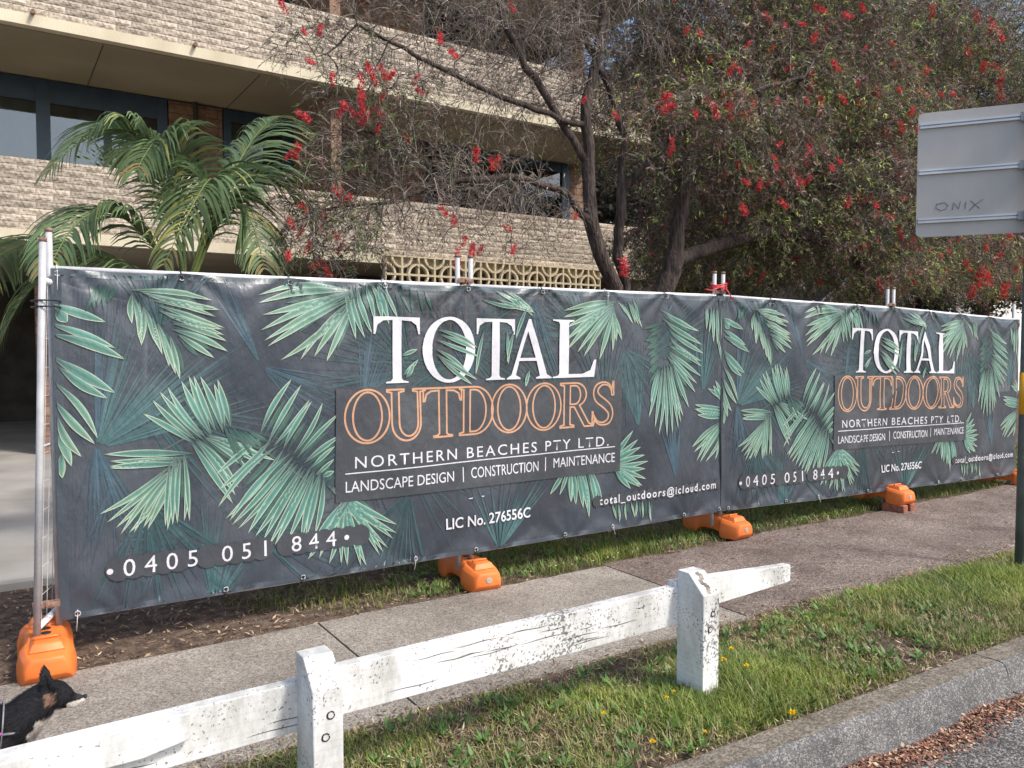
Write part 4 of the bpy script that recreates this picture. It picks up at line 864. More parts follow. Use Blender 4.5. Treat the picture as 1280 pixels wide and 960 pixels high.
# ================================================================== WHITE TIMBER POST AND RAIL
fr = empty('timber_fence', (.93, 2.52, 0), 'low white painted post and rail barrier with a snapped right end, along the grass verge', 'fence'); off = (.93, 2.52, 0)
def tpost(x, y, top, lean, w=.105, dp=.165):
    """square post, its top sawn to slope down towards the road"""
    hx = w / 2; V = []; F = []
    rings = [(-.25, 0), (.05, 0), (.25, 0), (top - .10, 0)]
    for z, g in rings: V += [(x - hx + RS.normal() * .001, y, z), (x + hx, y, z), (x + hx, y + dp, z), (x - hx, y + dp, z)]
    V += [(x - hx, y, top - .085), (x + hx, y, top - .085), (x + hx, y + dp * .55, top), (x + hx, y + dp, top), (x - hx, y + dp, top), (x - hx, y + dp * .55, top)]
    n = len(rings); F = [(4 * i + j, 4 * i + (j + 1) % 4, 4 * i + 4 + (j + 1) % 4, 4 * i + 4 + j) for i in range(n - 1) for j in range(4)]
    b = 4 * (n - 1); t = 4 * n
    F += [(b, b + 1, t + 1, t), (b + 1, b + 2, t + 3, t + 2, t + 1), (b + 2, b + 3, t + 4, t + 3), (b + 3, b, t, t + 5, t + 4), (t, t + 1, t + 2, t + 5), (t + 5, t + 2, t + 3, t + 4)]
    mb = MB(); mb.add(V, F); o = mb.build('post', M['wood'], fr, False, off); bevel(o.data, .005, 2)
    for dx, dz in ((.008, top - .175), (-.010, top - .245)):
        mb = MB(); n = 18; R_ = .0125
        mb.tube([(x + dx + R_ * math.cos(a), y - .001, dz + R_ * math.sin(a)) for a in np.linspace(.5, 2 * math.pi + .2, n)], .0024, 6); mb.build('bolt', M['bolt'], o, True, off)
        mb = MB(); mb.tube([(x + dx, y + .01, dz), (x + dx, y - .003, dz)], .0095, 12); mb.build('bolt', M['wood'], o, False, off)
    return o
p1 = tpost(.905, 2.445, .565, 0); p2 = tpost(2.715, 2.435, .562, 0)
# dry-rot hollow in the top of the far post
mb = MB(); 
for k in range(9):
    a = np.array((2.70 + RS.rand() * .035, 2.437 + k * .009, .480 + k * .0085)); mb.add([a + (-.008, 0, .001), a + (.012, 0, .002), a + (.008, .014, .016), a + (-.012, .012, .013)], [(0, 1, 2, 3)])
mb.build('rotten_patch', M['bare_wood'], p2, False, off)
def rail(name, P, y0, y1, m=M['wood'], broken=False, bev=.004):
    """P: (x, ztop, zbottom) along the rail"""
    V = []; 
    for i, (x, t, b) in enumerate(P): V += [(x, y0, b), (x, y0, t), (x, y1, t), (x, y1, b)]
    n = len(P); F = [(4 * i + j, 4 * i + (j + 1) % 4, 4 * i + 4 + (j + 1) % 4, 4 * i + 4 + j) for i in range(n - 1) for j in range(4)] + [(3, 2, 1, 0), (4 * n - 4, 4 * n - 3, 4 * n - 2, 4 * n - 1)]
    mb = MB(); mb.add(V, F); o = mb.build(name, m, fr, False, off); bevel(o.data, bev, 2); return o
rail('rail', [(.965, .478, .305), (1.5, .481, .303), (2.1, .479, .300), (2.74, .482, .303)], 2.594, 2.646)
rail('rail', [(-2.4, .40, .235), (-.9, .44, .272), (.2, .452, .280), (.94, .458, .288)], 2.600, 2.65)
rail('splice_plank', [(-2.4, .375, .295), (-.9, .412, .332), (-.2, .440, .352), (.36, .456, .352), (.50, .46, .375)], 2.562, 2.598)
rail('rail', [(2.65, .505, .340), (2.9, .492, .345), (3.2, .472, .355), (3.45, .458, .362), (3.50, .456, .368)], 2.60, 2.648)
for k in range(26):      # long drying cracks in the rail faces
    x = RS.uniform(1.05, 2.6) if k % 3 else RS.uniform(-.3, .8); L = RS.uniform(.06, .28); z = RS.uniform(.33, .46); yy = 2.5925 if x > 1 else 2.5985
    if x < 1: z = RS.uniform(.31, .345)
    mb = MB(); m_ = 6; V = []
    for i in range(m_ + 1):
        t = i / m_; h_ = .0011 * math.sin(math.pi * t) + .0002; zz = z + .002 * math.sin(t * 7 + k); V += [(x + L * t, yy, zz - h_), (x + L * t, yy, zz + h_)]
    mb.add(V, [(2 * i, 2 * i + 2, 2 * i + 3, 2 * i + 1) for i in range(m_)]); mb.build('crack', M['bolt'], fr, False, off)
# splintered end of the snapped rail
mb = MB()
for k in range(16):
    z = .368 + .088 * RS.rand(); y = 2.604 + .04 * RS.rand(); L = .02 + .06 * RS.rand() * (1 if z > .4 else .6)
    mb.add([(3.49, y - .006, z - .006), (3.49, y + .006, z - .006), (3.49, y, z + .008), (3.49 + L, y, z)], [(0, 1, 3), (1, 2, 3), (2, 0, 3), (0, 2, 1)])
mb.build('splintered_end', M['bare_wood'], fr, False, off)

# ================================================================== STREET SIGN SEEN FROM BEHIND
sg = empty('street_sign', (6.19, 2.70, 0), 'blank grey aluminium back of a traffic sign on a grey post', 'street sign')
dS = Vector((.55, -.835, 0)).normalized(); nS = Vector((dS.y, -dS.x, 0))          # nS points back at the viewer
if nS.dot(Vector((-1, -1, 0))) < 0: nS = -nS
A0 = Vector((5.85, 3.29, 0)) - Vector((6.19, 2.70, 0))
def sp(s, z, o=0): v = A0 + dS * s + nS * o; return (v.x, v.y, z)
def sbox(mb, s0, s1, z0, z1, o0, o1, rad=0):
    if rad:
        out = []
        for cx, cz, a in ((s1 - rad, z1 - rad, 0), (s0 + rad, z1 - rad, 90), (s0 + rad, z0 + rad, 180), (s1 - rad, z0 + rad, 270)): out += arc(cx, cz, rad, rad, a, a + 90, 6)
        n = len(out); mb.add([sp(s, z, o0) for s, z in out] + [sp(s, z, o1) for s, z in out], [tuple(range(n)), tuple(range(2 * n - 1, n - 1, -1))] + [(i, (i + 1) % n, n + (i + 1) % n, n + i) for i in range(n)])
    else:
        mb.add([sp(s, z, o) for o in (o0, o1) for s, z in ((s0, z0), (s1, z0), (s1, z1), (s0, z1))], [(0, 1, 2, 3), (7, 6, 5, 4), (0, 4, 5, 1), (1, 5, 6, 2), (2, 6, 7, 3), (3, 7, 4, 0)])
mb = MB(); sbox(mb, 0, 1.34, 2.425, 3.345, -.004, 0, .04); plate = mb.build('plate', M['alu'], sg)
for z in (3.245, 2.905, 2.545):
    mb = MB(); sbox(mb, .012, 1.33, z - .018, z - .006, .0005, .022); sbox(mb, .012, 1.33, z + .006, z + .018, .0005, .022); sbox(mb, .012, 1.33, z - .006, z + .006, .0005, .006); r_ = mb.build('channel', M['alu_rail'], sg)
    mb = MB(); sbox(mb, .65, .78, z - .03, z + .03, .023, .04); mb.build('bracket', M['galv'], r_)
ctr = A0 + dS * .715 + nS * .070
mb = MB(); mb.tube([(ctr.x, ctr.y, -.2), (ctr.x, ctr.y, 3.42)], .030, 14); mb.build('post', M['post_steel'], sg, True)
mb = MB(); mb.tube([(ctr.x, ctr.y, 1.12), (ctr.x, ctr.y, 1.42)], .0325, 14); mb.build('reflective_band', M['yellow'], sg, True)
mb = MB()   # felt-pen scrawl
for st in ([(0, .055), (-.03, .05), (-.035, .02), (0, .0), (.03, .01), (.045, .035), (.02, .06), (-.01, .05)], [(.075, .0), (.08, .055), (.115, .005), (.125, .06)], [(.155, .005), (.16, .055)], [(.19, .06), (.25, .0)], [(.27, .065), (.22, .03), (.185, -.01)]):
    mb.tube([sp(.165 + a, 2.615 + b, .0035) for a, b in st], .0022, 4)
mb.build('graffiti_scrawl', M['ink'], plate, True)

# ================================================================== DOG
dg = empty('dog', (.03, 3.33, 0), 'small black dog with pricked ears and white muzzle on the footpath', 'dog')
def ell(bm, c, r, rot=None, seg=20):
    m = Matrix.Translation(c) @ (rot or Matrix()) @ Matrix.Diagonal((*r, 1)); bmesh.ops.create_uvsphere(bm, u_segments=seg, v_segments=seg // 2 + 2, radius=1, matrix=m)
def limb(bm, pts, rad):
    for (p, r), (q, s) in zip(list(zip(pts, rad))[:-1], list(zip(pts, rad))[1:]):
        p = Vector(p); q = Vector(q); n = max(2, int((q - p).length / .008))
        for i in range(n + 1):
            t = i / n; bmesh.ops.create_icosphere(bm, subdivisions=2, radius=r + (s - r) * t, matrix=Matrix.Translation(p.lerp(q, t)))
bm = bmesh.new()      # local x forward, origin on the path under the shoulders
ell(bm, (-.03, 0, .235), (.105, .068, .085)); ell(bm, (-.17, 0, .245), (.14, .062, .072)); ell(bm, (-.30, 0, .25), (.085, .058, .068))
ell(bm, (.04, 0, .225), (.07, .055, .075))
limb(bm, [(.03, 0, .240), (.075, 0, .275), (.115, 0, .315)], [.080, .074, .058])
HD = Vector((.155, 0, .325))
ell(bm, (.145, 0, .320), (.060, .052, .052)); ell(bm, (.178, 0, .308), (.038, .040, .038))
limb(bm, [(.180, 0, .298), (.212, 0, .286), (.238, 0, .279)], [.031, .024, .0165])
limb(bm, [(.180, 0, .286), (.210, 0, .272), (.232, 0, .267)], [.027, .020, .013])
ell(bm, (.19, .018, .322), (.014, .010, .010)); ell(bm, (.19, -.018, .322), (.014, .010, .010))
for s in (-1, 1):      # pricked ears, hollow side turned forward
    base = Vector((.130, s * .030, .345)); tip = Vector((.122, s * .054, .430))
    V = [bm.verts.new(base + Vector(v)) for v in ((-.028, -.020, -.012), (-.026, .020, -.012), (.024, s * .022 - .004, -.014), (.028, -s * .012, -.012), (-.004, 0, 0))]
    T = bm.verts.new(tip)
    V2 = [bm.verts.new(base.lerp(tip, .55) + Vector(v) * .75) for v in ((-.022, -.018, 0), (-.022, .018, 0), (.020, s * .018, 0), (.020, -s * .012, 0))]
    for a in range(4): 
        bm.faces.new((V[a], V[(a + 1) % 4], V2[(a + 1) % 4], V2[a])); bm.faces.new((V2[a], V2[(a + 1) % 4], T))
    bm.faces.new((V[3], V[2], V[1], V[0]))
    bm.verts.remove(V[4])
for s in (-1, 1):
    fx = .03 if s < 0 else -.01
    limb(bm, [(.0, s * .042, .20), (-.01, s * .045, .13), (fx, s * .045, .075), (fx + .005, s * .045, .03), (fx + .012, s * .045, .012)], [.034, .022, .014, .012, .014]); ell(bm, (fx + .022, s * .045, .011), (.02, .014, .011))
    hx = -.30 if s < 0 else -.34
    limb(bm, [(-.31, s * .04, .22), (-.285 + (hx + .31) * .3, s * .045, .15), (hx - .045, s * .045, .085), (hx - .03, s * .045, .03), (hx - .025, s * .045, .012)], [.05, .034, .017, .012, .013]); ell(bm, (hx - .012, s * .045, .011), (.02, .014, .011))
limb(bm, [(-.37, 0, .28), (-.42, 0, .33), (-.44, 0, .39), (-.41, 0, .43)], [.026, .03, .03, .018])
me = bpy.data.meshes.new('body'); bm.to_mesh(me); bm.free()
tmp = bpy.data.objects.new('tmp', me); COL.objects.link(tmp)
rm = tmp.modifiers.new('r', 'REMESH'); rm.mode = 'VOXEL'; rm.voxel_size = .005
sm_ = tmp.modifiers.new('s', 'SMOOTH'); sm_.iterations = 5; sm_.factor = .5
dgr = bpy.context.evaluated_depsgraph_get(); dgr.update(); body = bpy.data.meshes.new_from_object(tmp.evaluated_get(dgr)); bpy.data.objects.remove(tmp)
nv = len(body.vertices); co = np.zeros(nv * 3); body.vertices.foreach_get('co', co); co = co.reshape(-1, 3); no = np.zeros(nv * 3); body.vertices.foreach_get('normal', no); no = no.reshape(-1, 3)
def furcol(p, nrm=None):
    c = np.tile(np.array((.012, .012, .015)), (len(p), 1)); x, y, z = p.T
    wh = (.62, .58, .54)
    c[(x > .190) & (z < .286)] = wh                       # muzzle sides and chin
    c[(x > .225) & (z > .288)] = (.03, .025, .025)
    c[(x > .085) & (x < .20) & (z < .262 - (x - .085) * .1) & (z > .14)] = (.5, .46, .43)      # throat
    c[(x > .065) & (x < .14) & (z < .225) & (z > .13)] = (.42, .38, .36)                      # chest
    c[(x > .12) & (x < .155) & (z > .305) & (z < .345) & (np.abs(y) > .034)] = (.20, .12, .085)   # tan by the ear
    c[z < .06] = (.4, .33, .27)
    return c
cols = furcol(co); ca = body.color_attributes.new('Col', 'FLOAT_COLOR', 'POINT'); c4 = np.ones((nv, 4), np.float32); c4[:, :3] = cols; ca.data.foreach_set('color', c4.ravel())
body.materials.clear(); body.materials.append(M['fur']); body.polygons.foreach_set('use_smooth', [True] * len(body.polygons)); body.name = 'body'
bo = link('body', body, dg)
# coat of short hairs swept back
n = 42000; idx = RS.randint(0, nv, n); p = co[idx] + RS.normal(size=(n, 3)) * .0015; nn = no[idx]
back = np.tile(np.array((-.9, 0, -.45)), (n, 1)); d = norm(nn * .45 + norm(back - nn * (back * nn).sum(1)[:, None]) + unit(n) * .22)
hl = np.where(p[:, 0] > .18, .006, np.where(p[:, 2] > .36, .008, np.where(p[:, 2] < .1, (.008), .018))) * RS.uniform(.6, 1.3, n)
v, q = lens(p - nn * .001, d, nn, hl, np.full(n, .0016)); hc = furcol(p) * RS.uniform(.6, 1.7, (n, 1)) + .003
tag(link('fur', fast_mesh('fur', v, q, np.repeat(hc, 4, 0), M['fur']), dg), kind='stuff')
mb = MB(); 
bm = bmesh.new(); ell(bm, (.252, 0, .286), (.009, .010, .008)); me = bpy.data.meshes.new('nose'); bm.to_mesh(me); bm.free(); me.materials.append(M['nose']); link('nose', me, dg)
for s in (-1, 1):
    bm = bmesh.new(); ell(bm, (.200, s * .021, .319), (.007, .005, .006)); me = bpy.data.meshes.new('eye'); bm.to_mesh(me); bm.free(); me.materials.append(M['nose']); link('eye', me, dg)
dg.scale = (.98, .98, .98)
# harness (worn) and leash running off to its holder
hs = empty('harness', (.03, 3.33, 0), 'grey and purple dog harness strapped round the black dog', 'harness')
hs.scale = (.98, .98, .98); mb = MB(); mb.tube([(-.02 + .01 * math.sin(t), .078 * math.cos(t), .235 + .096 * math.sin(t)) for t in np.linspace(0, 2 * math.pi, 25)], .003, 6); mb.build('girth_strap', M['strap_grey'], hs, True)
mb = MB(); mb.tube([(-.02, -.075, .24), (.03, -.073, .235), (.07, -.055, .21), (.085, 0, .19)], .005, 6); mb.build('chest_strap', M['strap_grey'], hs, True)
mb = MB(); mb.tube([(-.02, -.077, .245), (-.09, -.075, .235), (-.2, -.07, .225)], .006, 6); mb.build('side_strap', M['purple'], hs, True)
mb = MB(); mb.tube([(.01, 3.33, .335), (-.5, 3.2, .36), (-.9, 3.0, .5), (-1.3, 2.9, .9)], .005, 6); tag(mb.build('leash', M['purple'], None, True), 'purple leash running left from the black dog out of view', 'leash')

# ================================================================== BOTTLEBRUSH TREES
def crown_pts(blobs, per):
    P = []; Z = []
    for x, y, z, rx, ry, rz, dn, kd in blobs:
        n = int(per * dn * (rx * ry * rz) ** .8) + 12; u = unit(n) * (RS.rand(n, 1) ** .42); P.append(u * (rx, ry, rz) + (x, y, z)); Z += [kd] * n
    return np.concatenate(P), Z
def grow(seeds, A, step=.13, kill=.17, iters=110):
    """branches reach for the points A from the hand-set limbs in seeds"""
    nodes = []; parent = []; 
    for sd_, pi in seeds:
        prev = None
        for k in range(len(sd_) - 1):
            a, b = Vector(sd_[k]), Vector(sd_[k + 1]); m = max(1, int((b - a).length / step))
            for i in range(m):
                p = a.lerp(b, i / m) + Vector(RS.normal(size=3)) * .008
                if prev is None:
                    if pi is None: par = -1
                    else: par = min(range(len(nodes)), key=lambda j: (nodes[j] - a).length)
                    if par >= 0 and i == 0 and k == 0: prev = par; continue
                else: par = prev
                nodes.append(p); parent.append(par); prev = len(nodes) - 1
        nodes.append(Vector(sd_[-1])); parent.append(prev)
    ns = len(nodes); alive = [Vector(a) for a in A]
    for it in range(iters):
        kd = kdtree.KDTree(len(nodes))
        for i, p in enumerate(nodes): kd.insert(p, i)
        kd.balance(); pull = {}; nxt = []
        for a in alive:
            co_, i, dist = kd.find(a)
            if dist < kill: continue
            nxt.append(a); d_ = pull.setdefault(i, Vector()); d_ += (a - co_) / dist
        alive = nxt
        if not pull or not alive: break
        for i, d_ in pull.items():
            d_ = d_.normalized() + Vector(RS.normal(size=3)) * .28; nodes.append(nodes[i] + d_.normalized() * step); parent.append(i)
    return nodes, parent, ns
def tree(name, label, seeds, blobs, per, base_r, flowers, leafn):
    A, Z = crown_pts(blobs, per); nodes, parent, ns = grow(seeds, A)
    N = len(nodes); ch = [[] for _ in range(N)]
    for i, p in enumerate(parent):
        if p >= 0: ch[p].append(i)
    r = np.zeros(N); order = list(range(N)); ex = 2.35
    dep = np.zeros(N, int)
    for i in range(N): dep[i] = 0 if parent[i] < 0 else dep[parent[i]] + 1
    acc = np.zeros(N)
    for i in sorted(order, key=lambda j: -dep[j]):
        acc[i] += .0038 ** ex if not ch[i] else 0; r[i] = acc[i] ** (1 / ex)
        if parent[i] >= 0: acc[parent[i]] += acc[i]
    sc = base_r / r[:ns].max(); r = np.where(r > .012, .012 + (r - .012) * (base_r - .012) / (r[:ns].max() - .012), r)
    root = empty(name, tuple(nodes[0]), label, 'tree'); off = tuple(nodes[0])
    trunk, branch = MB(), MB(); done = np.zeros(N, bool)
    for i in sorted(order, key=lambda j: dep[j]):
        if done[i] and i != 0: continue
        chain = [i] if parent[i] < 0 else [parent[i], i]; j = i; done[i] = True
        while ch[j]:
            j2 = max(ch[j], key=lambda q_: r[q_]); 
            if done[j2]: break
            chain.append(j2); done[j2] = True; j = j2
        if len(chain) < 2: continue
        rr = [r[q_] for q_ in chain]; 
        if parent[i] >= 0: rr[0] = min(r[parent[i]], rr[1] * 1.3)
        if len(chain) > 2: rr[-1] *= .5
        big = max(rr) > .035
        (trunk if big else branch).tube([nodes[q_] for q_ in chain], rr, 9 if big else (5 if max(rr) > .012 else 3), col=None if big else (np.array((.11, .09, .08)) * RS.uniform(.7, 1.6)), cap=False)
    trunk.build('trunk', M['bark'], root, True, off)
    tag(branch.build('branches', M['twig'], root, True, off), kind='stuff')
    # twiglets: thin drooping shoots near the branch ends
    P = np.array([tuple(p) for p in nodes]); C = np.array([b[:3] for b in blobs]); RR = np.array([b[3:6] for b in blobs])
    kind = np.array([blobs[k][7] for k in (((P[:, None] - C[None]) / RR[None]) ** 2).sum(2).argmin(1)])
    cand = np.where((r < .02) & (np.arange(N) >= ns * 0))[0]
    pd = np.array([nodes[i] - nodes[parent[i]] if parent[i] >= 0 else Vector((0, 0, 1)) for i in range(N)])
    per_node = {'a': 6, 'b': 5, 'c': 5, 'd': 6, 'e': 5}
    idx = np.concatenate([np.repeat(cand[kind[cand] == k], v_) for k, v_ in per_node.items()]); n = len(idx)
    kk = kind[idx]; L = RS.uniform(.12, .38, n) * np.where(kk == 'c', 1.25, 1); seg = 4
    d = norm(norm(pd[idx]) * .6 + unit(n) * .85); pts = [P[idx] + RS.normal(size=(n, 3)) * .02]; dirs = []
    for s in range(seg):
        dirs.append(d); pts.append(pts[-1] + d * (L / seg)[:, None]); d = norm(d + np.array((0, 0, -.34)) + unit(n) * .22)
    tw = np.where((kk == 'c')[:, None], np.array((.23, .195, .17)), np.array((.135, .11, .095))) * RS.uniform(.55, 1.75, (n, 1))
    tw = np.where(RS.rand(n, 1) < .22, np.array((.46, .41, .37)) * RS.uniform(.6, 1.1, (n, 1)), tw)
    rad = RS.uniform(.0015, .0034, n); V = []; 
    for s in range(seg + 1):
        dd = dirs[min(s, seg - 1)]; a = norm(np.cross(dd, np.array((.3, .2, .9)))); b = np.cross(dd, a); rs_ = (rad * (1 - .16 * s))[:, None]
        for t in (0, 2.094, 4.189): V.append(pts[s] + (a * math.cos(t) + b * math.sin(t)) * rs_)
    V = np.stack(V, 1); nv_ = V.shape[1]; base = (np.arange(n) * nv_)[:, None]
    Q = np.concatenate([np.stack([base[:, 0] + 3 * s + j, base[:, 0] + 3 * s + (j + 1) % 3, base[:, 0] + 3 * s + 3 + (j + 1) % 3, base[:, 0] + 3 * s + 3 + j], 1) for s in range(seg) for j in range(3)])
    tag(link('twigs', fast_mesh('twigs', V.reshape(-1, 3) - np.array(off), Q, np.repeat(tw, nv_, 0), M['twig']), root), kind='stuff')
    # leaves: narrow, bunched towards the twig ends
    PT = np.stack(pts, 1); DR = np.stack(dirs, 1); ln = np.array([leafn[k] for k in kk]); ln = RS.poisson(ln)
    li = np.repeat(np.arange(n), ln); m = len(li); t = (RS.rand(m) ** .6) * seg * .999; si = t.astype(int); fr_ = t - si
    lp = PT[li, si] * (1 - fr_)[:, None] + PT[li, si + 1] * fr_[:, None]; ld = norm(DR[li, si] * .75 + unit(m) * .75)
    shoot = RS.rand(n)[li]; lk = kk[li]
    pal = {'dark': (.055, .06, .042), 'green': (.13, .175, .055), 'tip': (.36, .42, .12), 'dead': (.17, .10, .075), 'grey': (.26, .215, .185), 'red': (.24, .06, .05), 'mauve': (.17, .095, .085)}
    def pick(ks, ws):
        c_ = np.array([pal[k] for k in ks]); e = np.cumsum(ws); return c_[np.minimum(np.searchsorted(e, shoot), len(ks) - 1)]
    lc = pick(['dark', 'green', 'grey', 'dead'], [.42, .2, .13, .25])
    cl = np.sin(lp[:, 0] * 3.1 + 1.3 * np.sin(lp[:, 2] * 2.7)) + np.sin(lp[:, 2] * 4.3 + lp[:, 1] * 2.2) + .7 * np.sin(lp[:, 0] * 7.3 - lp[:, 2] * 6.1)
    de = (lk == 'd') | (lk == 'e'); lush = pick(['green', 'dark', 'dead', 'grey', 'tip', 'red'], [.42, .14, .12, .12, .17, .03]); sere = pick(['dead', 'grey', 'dark', 'mauve', 'green', 'tip'], [.30, .20, .22, .16, .10, .02])
    lc = np.where(de[:, None], np.where((cl + RS.normal(size=m) * .5 > .35)[:, None], lush, sere), lc)
    lc = np.where((lk == 'c')[:, None], pick(['dead', 'grey', 'dark', 'green'], [.5, .25, .15, .1]), lc) * RS.uniform(.45, 1.7, (m, 1)) * np.where(de, 1.3, 1.)[:, None]
    v, q = lens(lp, ld, unit(m), RS.uniform(.035, .08, m), np.where(de, RS.uniform(.008, .014, m), RS.uniform(.006, .0105, m)))
    tag(link('leaf', fast_mesh('leaf', v - np.array(off), q, np.repeat(lc, 4, 0), M['leafy']), root), kind='stuff')
    for x, y, z, s in flowers:
        o = link('flower', FLW[RS.randint(3)], root); o.location = (x - off[0], y - off[1], z - off[2]); o.scale = [s / .05 * RS.uniform(1.0, 1.4)] * 3
        o.rotation_euler = (RS.uniform(-.9, .9), RS.uniform(-.9, .9), RS.uniform(0, 6))
    return root
FLW = []
for k in range(3):     # a brush of stamens round a short spike
    n = 90; z = RS.uniform(-.05, .05, n); a = RS.uniform(0, 6.28, n); d = np.stack([np.cos(a), np.sin(a), RS.uniform(-.1, .7, n)], 1); d = norm(d); s_ = np.stack([np.zeros(n), np.zeros(n), z], 1)
    v, q = lens(s_, d, unit(n), RS.uniform(.02, .038, n), np.full(n, .0075)); FLW.append(fast_mesh('flower', v, q, np.ones((len(v), 3)), M['flower']))
sA = [(5.90, 6.75, -.05), (5.86, 6.68, 1.2), (5.77, 6.6, 2.25), (5.54, 6.6, 2.6), (5.42, 6.6, 2.96), (5.38, 6.6, 3.54), (5.33, 6.6, 4.11), (5.49, 6.6, 4.7), (5.69, 6.7, 5.33), (5.8, 6.7, 6.1)]
sB = [(5.86, 6.68, 1.2), (5.93, 6.6, 2.26), (5.80, 6.6, 2.6), (5.84, 6.6, 3.3), (5.89, 6.6, 3.9), (5.72, 6.7, 4.46), (5.53, 6.8, 4.9), (5.36, 6.9, 5.6)]
seedsA = [(sA, None), (sB, 1), ([(5.38, 6.6, 3.54), (5.0, 6.65, 4.03), (4.64, 6.7, 4.45), (4.40, 6.7, 4.8), (4.21, 6.8, 5.4)], 1),
          ([(5.40, 6.6, 2.92), (5.0, 6.5, 3.2), (4.4, 6.45, 3.26), (3.67, 6.4, 3.14), (3.02, 6.35, 2.9)], 1),
          ([(5.33, 6.6, 3.92), (4.7, 6.6, 4.0), (4.03, 6.6, 4.10), (3.34, 6.55, 4.25), (2.73, 6.5, 4.38)], 1),
          ([(5.86, 6.68, 1.2), (6.4, 6.7, 1.9), (6.68, 6.6, 2.6), (6.75, 6.6, 3.1), (6.87, 6.6, 3.8), (7.4, 6.7, 4.8), (8.2, 6.8, 5.8)], 1),
          ([(6.68, 6.6, 2.6), (7.43, 6.6, 2.85), (8.47, 6.6, 3.1), (9.66, 6.7, 3.06), (10.4, 6.8, 3.3)], 1),
          ([(5.84, 6.6, 3.3), (6.3, 6.3, 3.9), (7.0, 6.0, 4.4), (7.9, 5.8, 4.7)], 1)]
seedsB = [([(11.9, 7.6, -.05), (11.8, 7.5, 1.2), (11.5, 7.3, 2.2), (11.2, 7.2, 3.2), (11.0, 7.1, 4.3), (11.3, 7.1, 5.4)], None), ([(11.5, 7.3, 2.2), (12.4, 7.1, 3.2), (13.2, 7.0, 4.2)], 1), ([(11.2, 7.2, 3.2), (10.2, 6.9, 4.0), (9.4, 6.8, 4.8)], 1)]
extra = [(5.6, 7.4, 5.4, 1.3, .8, .8, 1.1, 'c'), (4.2, 7.2, 5.2, 1.1, .8, .6, .9, 'c'), (6.5, 7.3, 4.3, .8, .7, .8, .9, 'd'), (3.0, 6.4, 3.4, .7, .6, .6, .9, 'a'), (2.55, 6.3, 2.9, .5, .5, .6, 1.0, 'a'), (4.3, 6.4, 3.0, .8, .5, .5, .7, 'c')]
top = [(4.6, 6.9, 6.6, 1.6, 1.4, .9, .5, 'c'), (7.2, 6.9, 6.7, 1.8, 1.4, .9, 1.0, 'd'), (9.2, 6.8, 6.4, 1.5, 1.3, .9, 1.0, 'd')]
cA = [c for c in CROWN if c[7] != 'e'] + extra + top; cB = [c for c in CROWN if c[7] == 'e'] + [(11.5, 7.1, 6.4, 1.6, 1.4, .9, 1.0, 'e'), (13.6, 7.2, 6.0, 1.5, 1.3, 1.0, 1.0, 'e')]
LN = {'a': 12, 'b': 8, 'c': 4, 'd': 11, 'e': 11}
def more_flowers(blobs, n):
    out = []
    bs = [b for b in blobs if b[7] in 'de' and b[2] < 6]
    for _ in range(n):
        x, y, z, rx, ry, rz = bs[RS.randint(len(bs))][:6]; u = unit(1)[0]; u[1] = -abs(u[1]) - .3; u /= np.linalg.norm(u); k_ = RS.uniform(.8, 1.0); out.append((x + u[0] * rx * k_, y + u[1] * ry * k_, z + u[2] * rz * k_, RS.uniform(.03, .05)))
    return out
FLOWERS = FLOWERS + more_flowers(CROWN, 170)
fA = [f for f in FLOWERS if f[0] < 9.8]; fB = [f for f in FLOWERS if f[0] >= 9.8]
tree('bottlebrush_tree', 'twiggy bottlebrush tree with several dark trunks and red flowers behind the near banner', seedsA, cA, 380, .15, fA, LN)
tree('bottlebrush_tree', 'dense bottlebrush tree with red flowers at the right, behind the street sign', seedsB, cB, 300, .13, fB, LN)

# bushy evergreens behind, dark
def bush(name, label, c, rad, n, colr, trunk_h=None, lw=.05, ll=.11):
    root = empty(name, (c[0], c[1], 0), label, 'tree', 'dark trees behind the bottlebrushes'); mb = MB(); mb.tube([(0, 0, 0), (.1, 0, c[2] * .5), (0, .1, c[2])], [.2, .14, .06], 8); mb.build('trunk', M['bark'], root, True)
    k = 26; cc = unit(k) * (RS.rand(k, 1) ** .4) * rad; i = RS.randint(0, k, n); p = cc[i] + unit(n) * (RS.rand(n, 1) ** .5) * .33 * np.array(rad).min() + (0, 0, c[2])
    v, q = lens(p, norm(unit(n) + (0, 0, -.3)), unit(n), RS.uniform(.6, 1.3, n) * ll, RS.uniform(.6, 1.3, n) * lw); tone = RS.uniform(.6, 1.4, (k, 1))[i] * RS.uniform(.7, 1.3, (n, 1))
    tag(link('crown', fast_mesh('crown', v, q, np.repeat(np.array(colr) * tone, 4, 0), M['leafy']), root), kind='stuff')
bush('evergreen_tree', 'dark evergreen tree to the right of the apartment building, behind the trunks', (13.9, 12.6, 3.6), (2.3, 2.0, 3.2), 32000, (.045, .055, .035))
bush('evergreen_tree', 'tall dark evergreen tree behind the gabled house', (20.5, 16.5, 5.8), (4.5, 3, 4.2), 32000, (.05, .06, .035), lw=.09, ll=.2)
bush('evergreen_tree', 'dark evergreen tree in front of the white house at the far right', (18.6, 8.9, 3.9), (2.9, 1.6, 1.9), 30000, (.055, .062, .04))
bush('evergreen_tree', 'tall evergreen tree beyond the white house', (28, 10.5, 6.5), (5.5, 3, 3.6), 26000, (.05, .06, .035), lw=.1, ll=.22)

bush('evergreen_tree', 'tall evergreen tree behind the right end of the apartment building', (17.5, 19.5, 7.5), (5.0, 3.5, 5.0), 42000, (.05, .05, .038), lw=.09, ll=.2)
bush('evergreen_tree', 'very tall evergreen tree filling the background at the upper right', (27, 19, 9.5), (9, 4.5, 6.5), 52000, (.055, .05, .04), lw=.12, ll=.26)
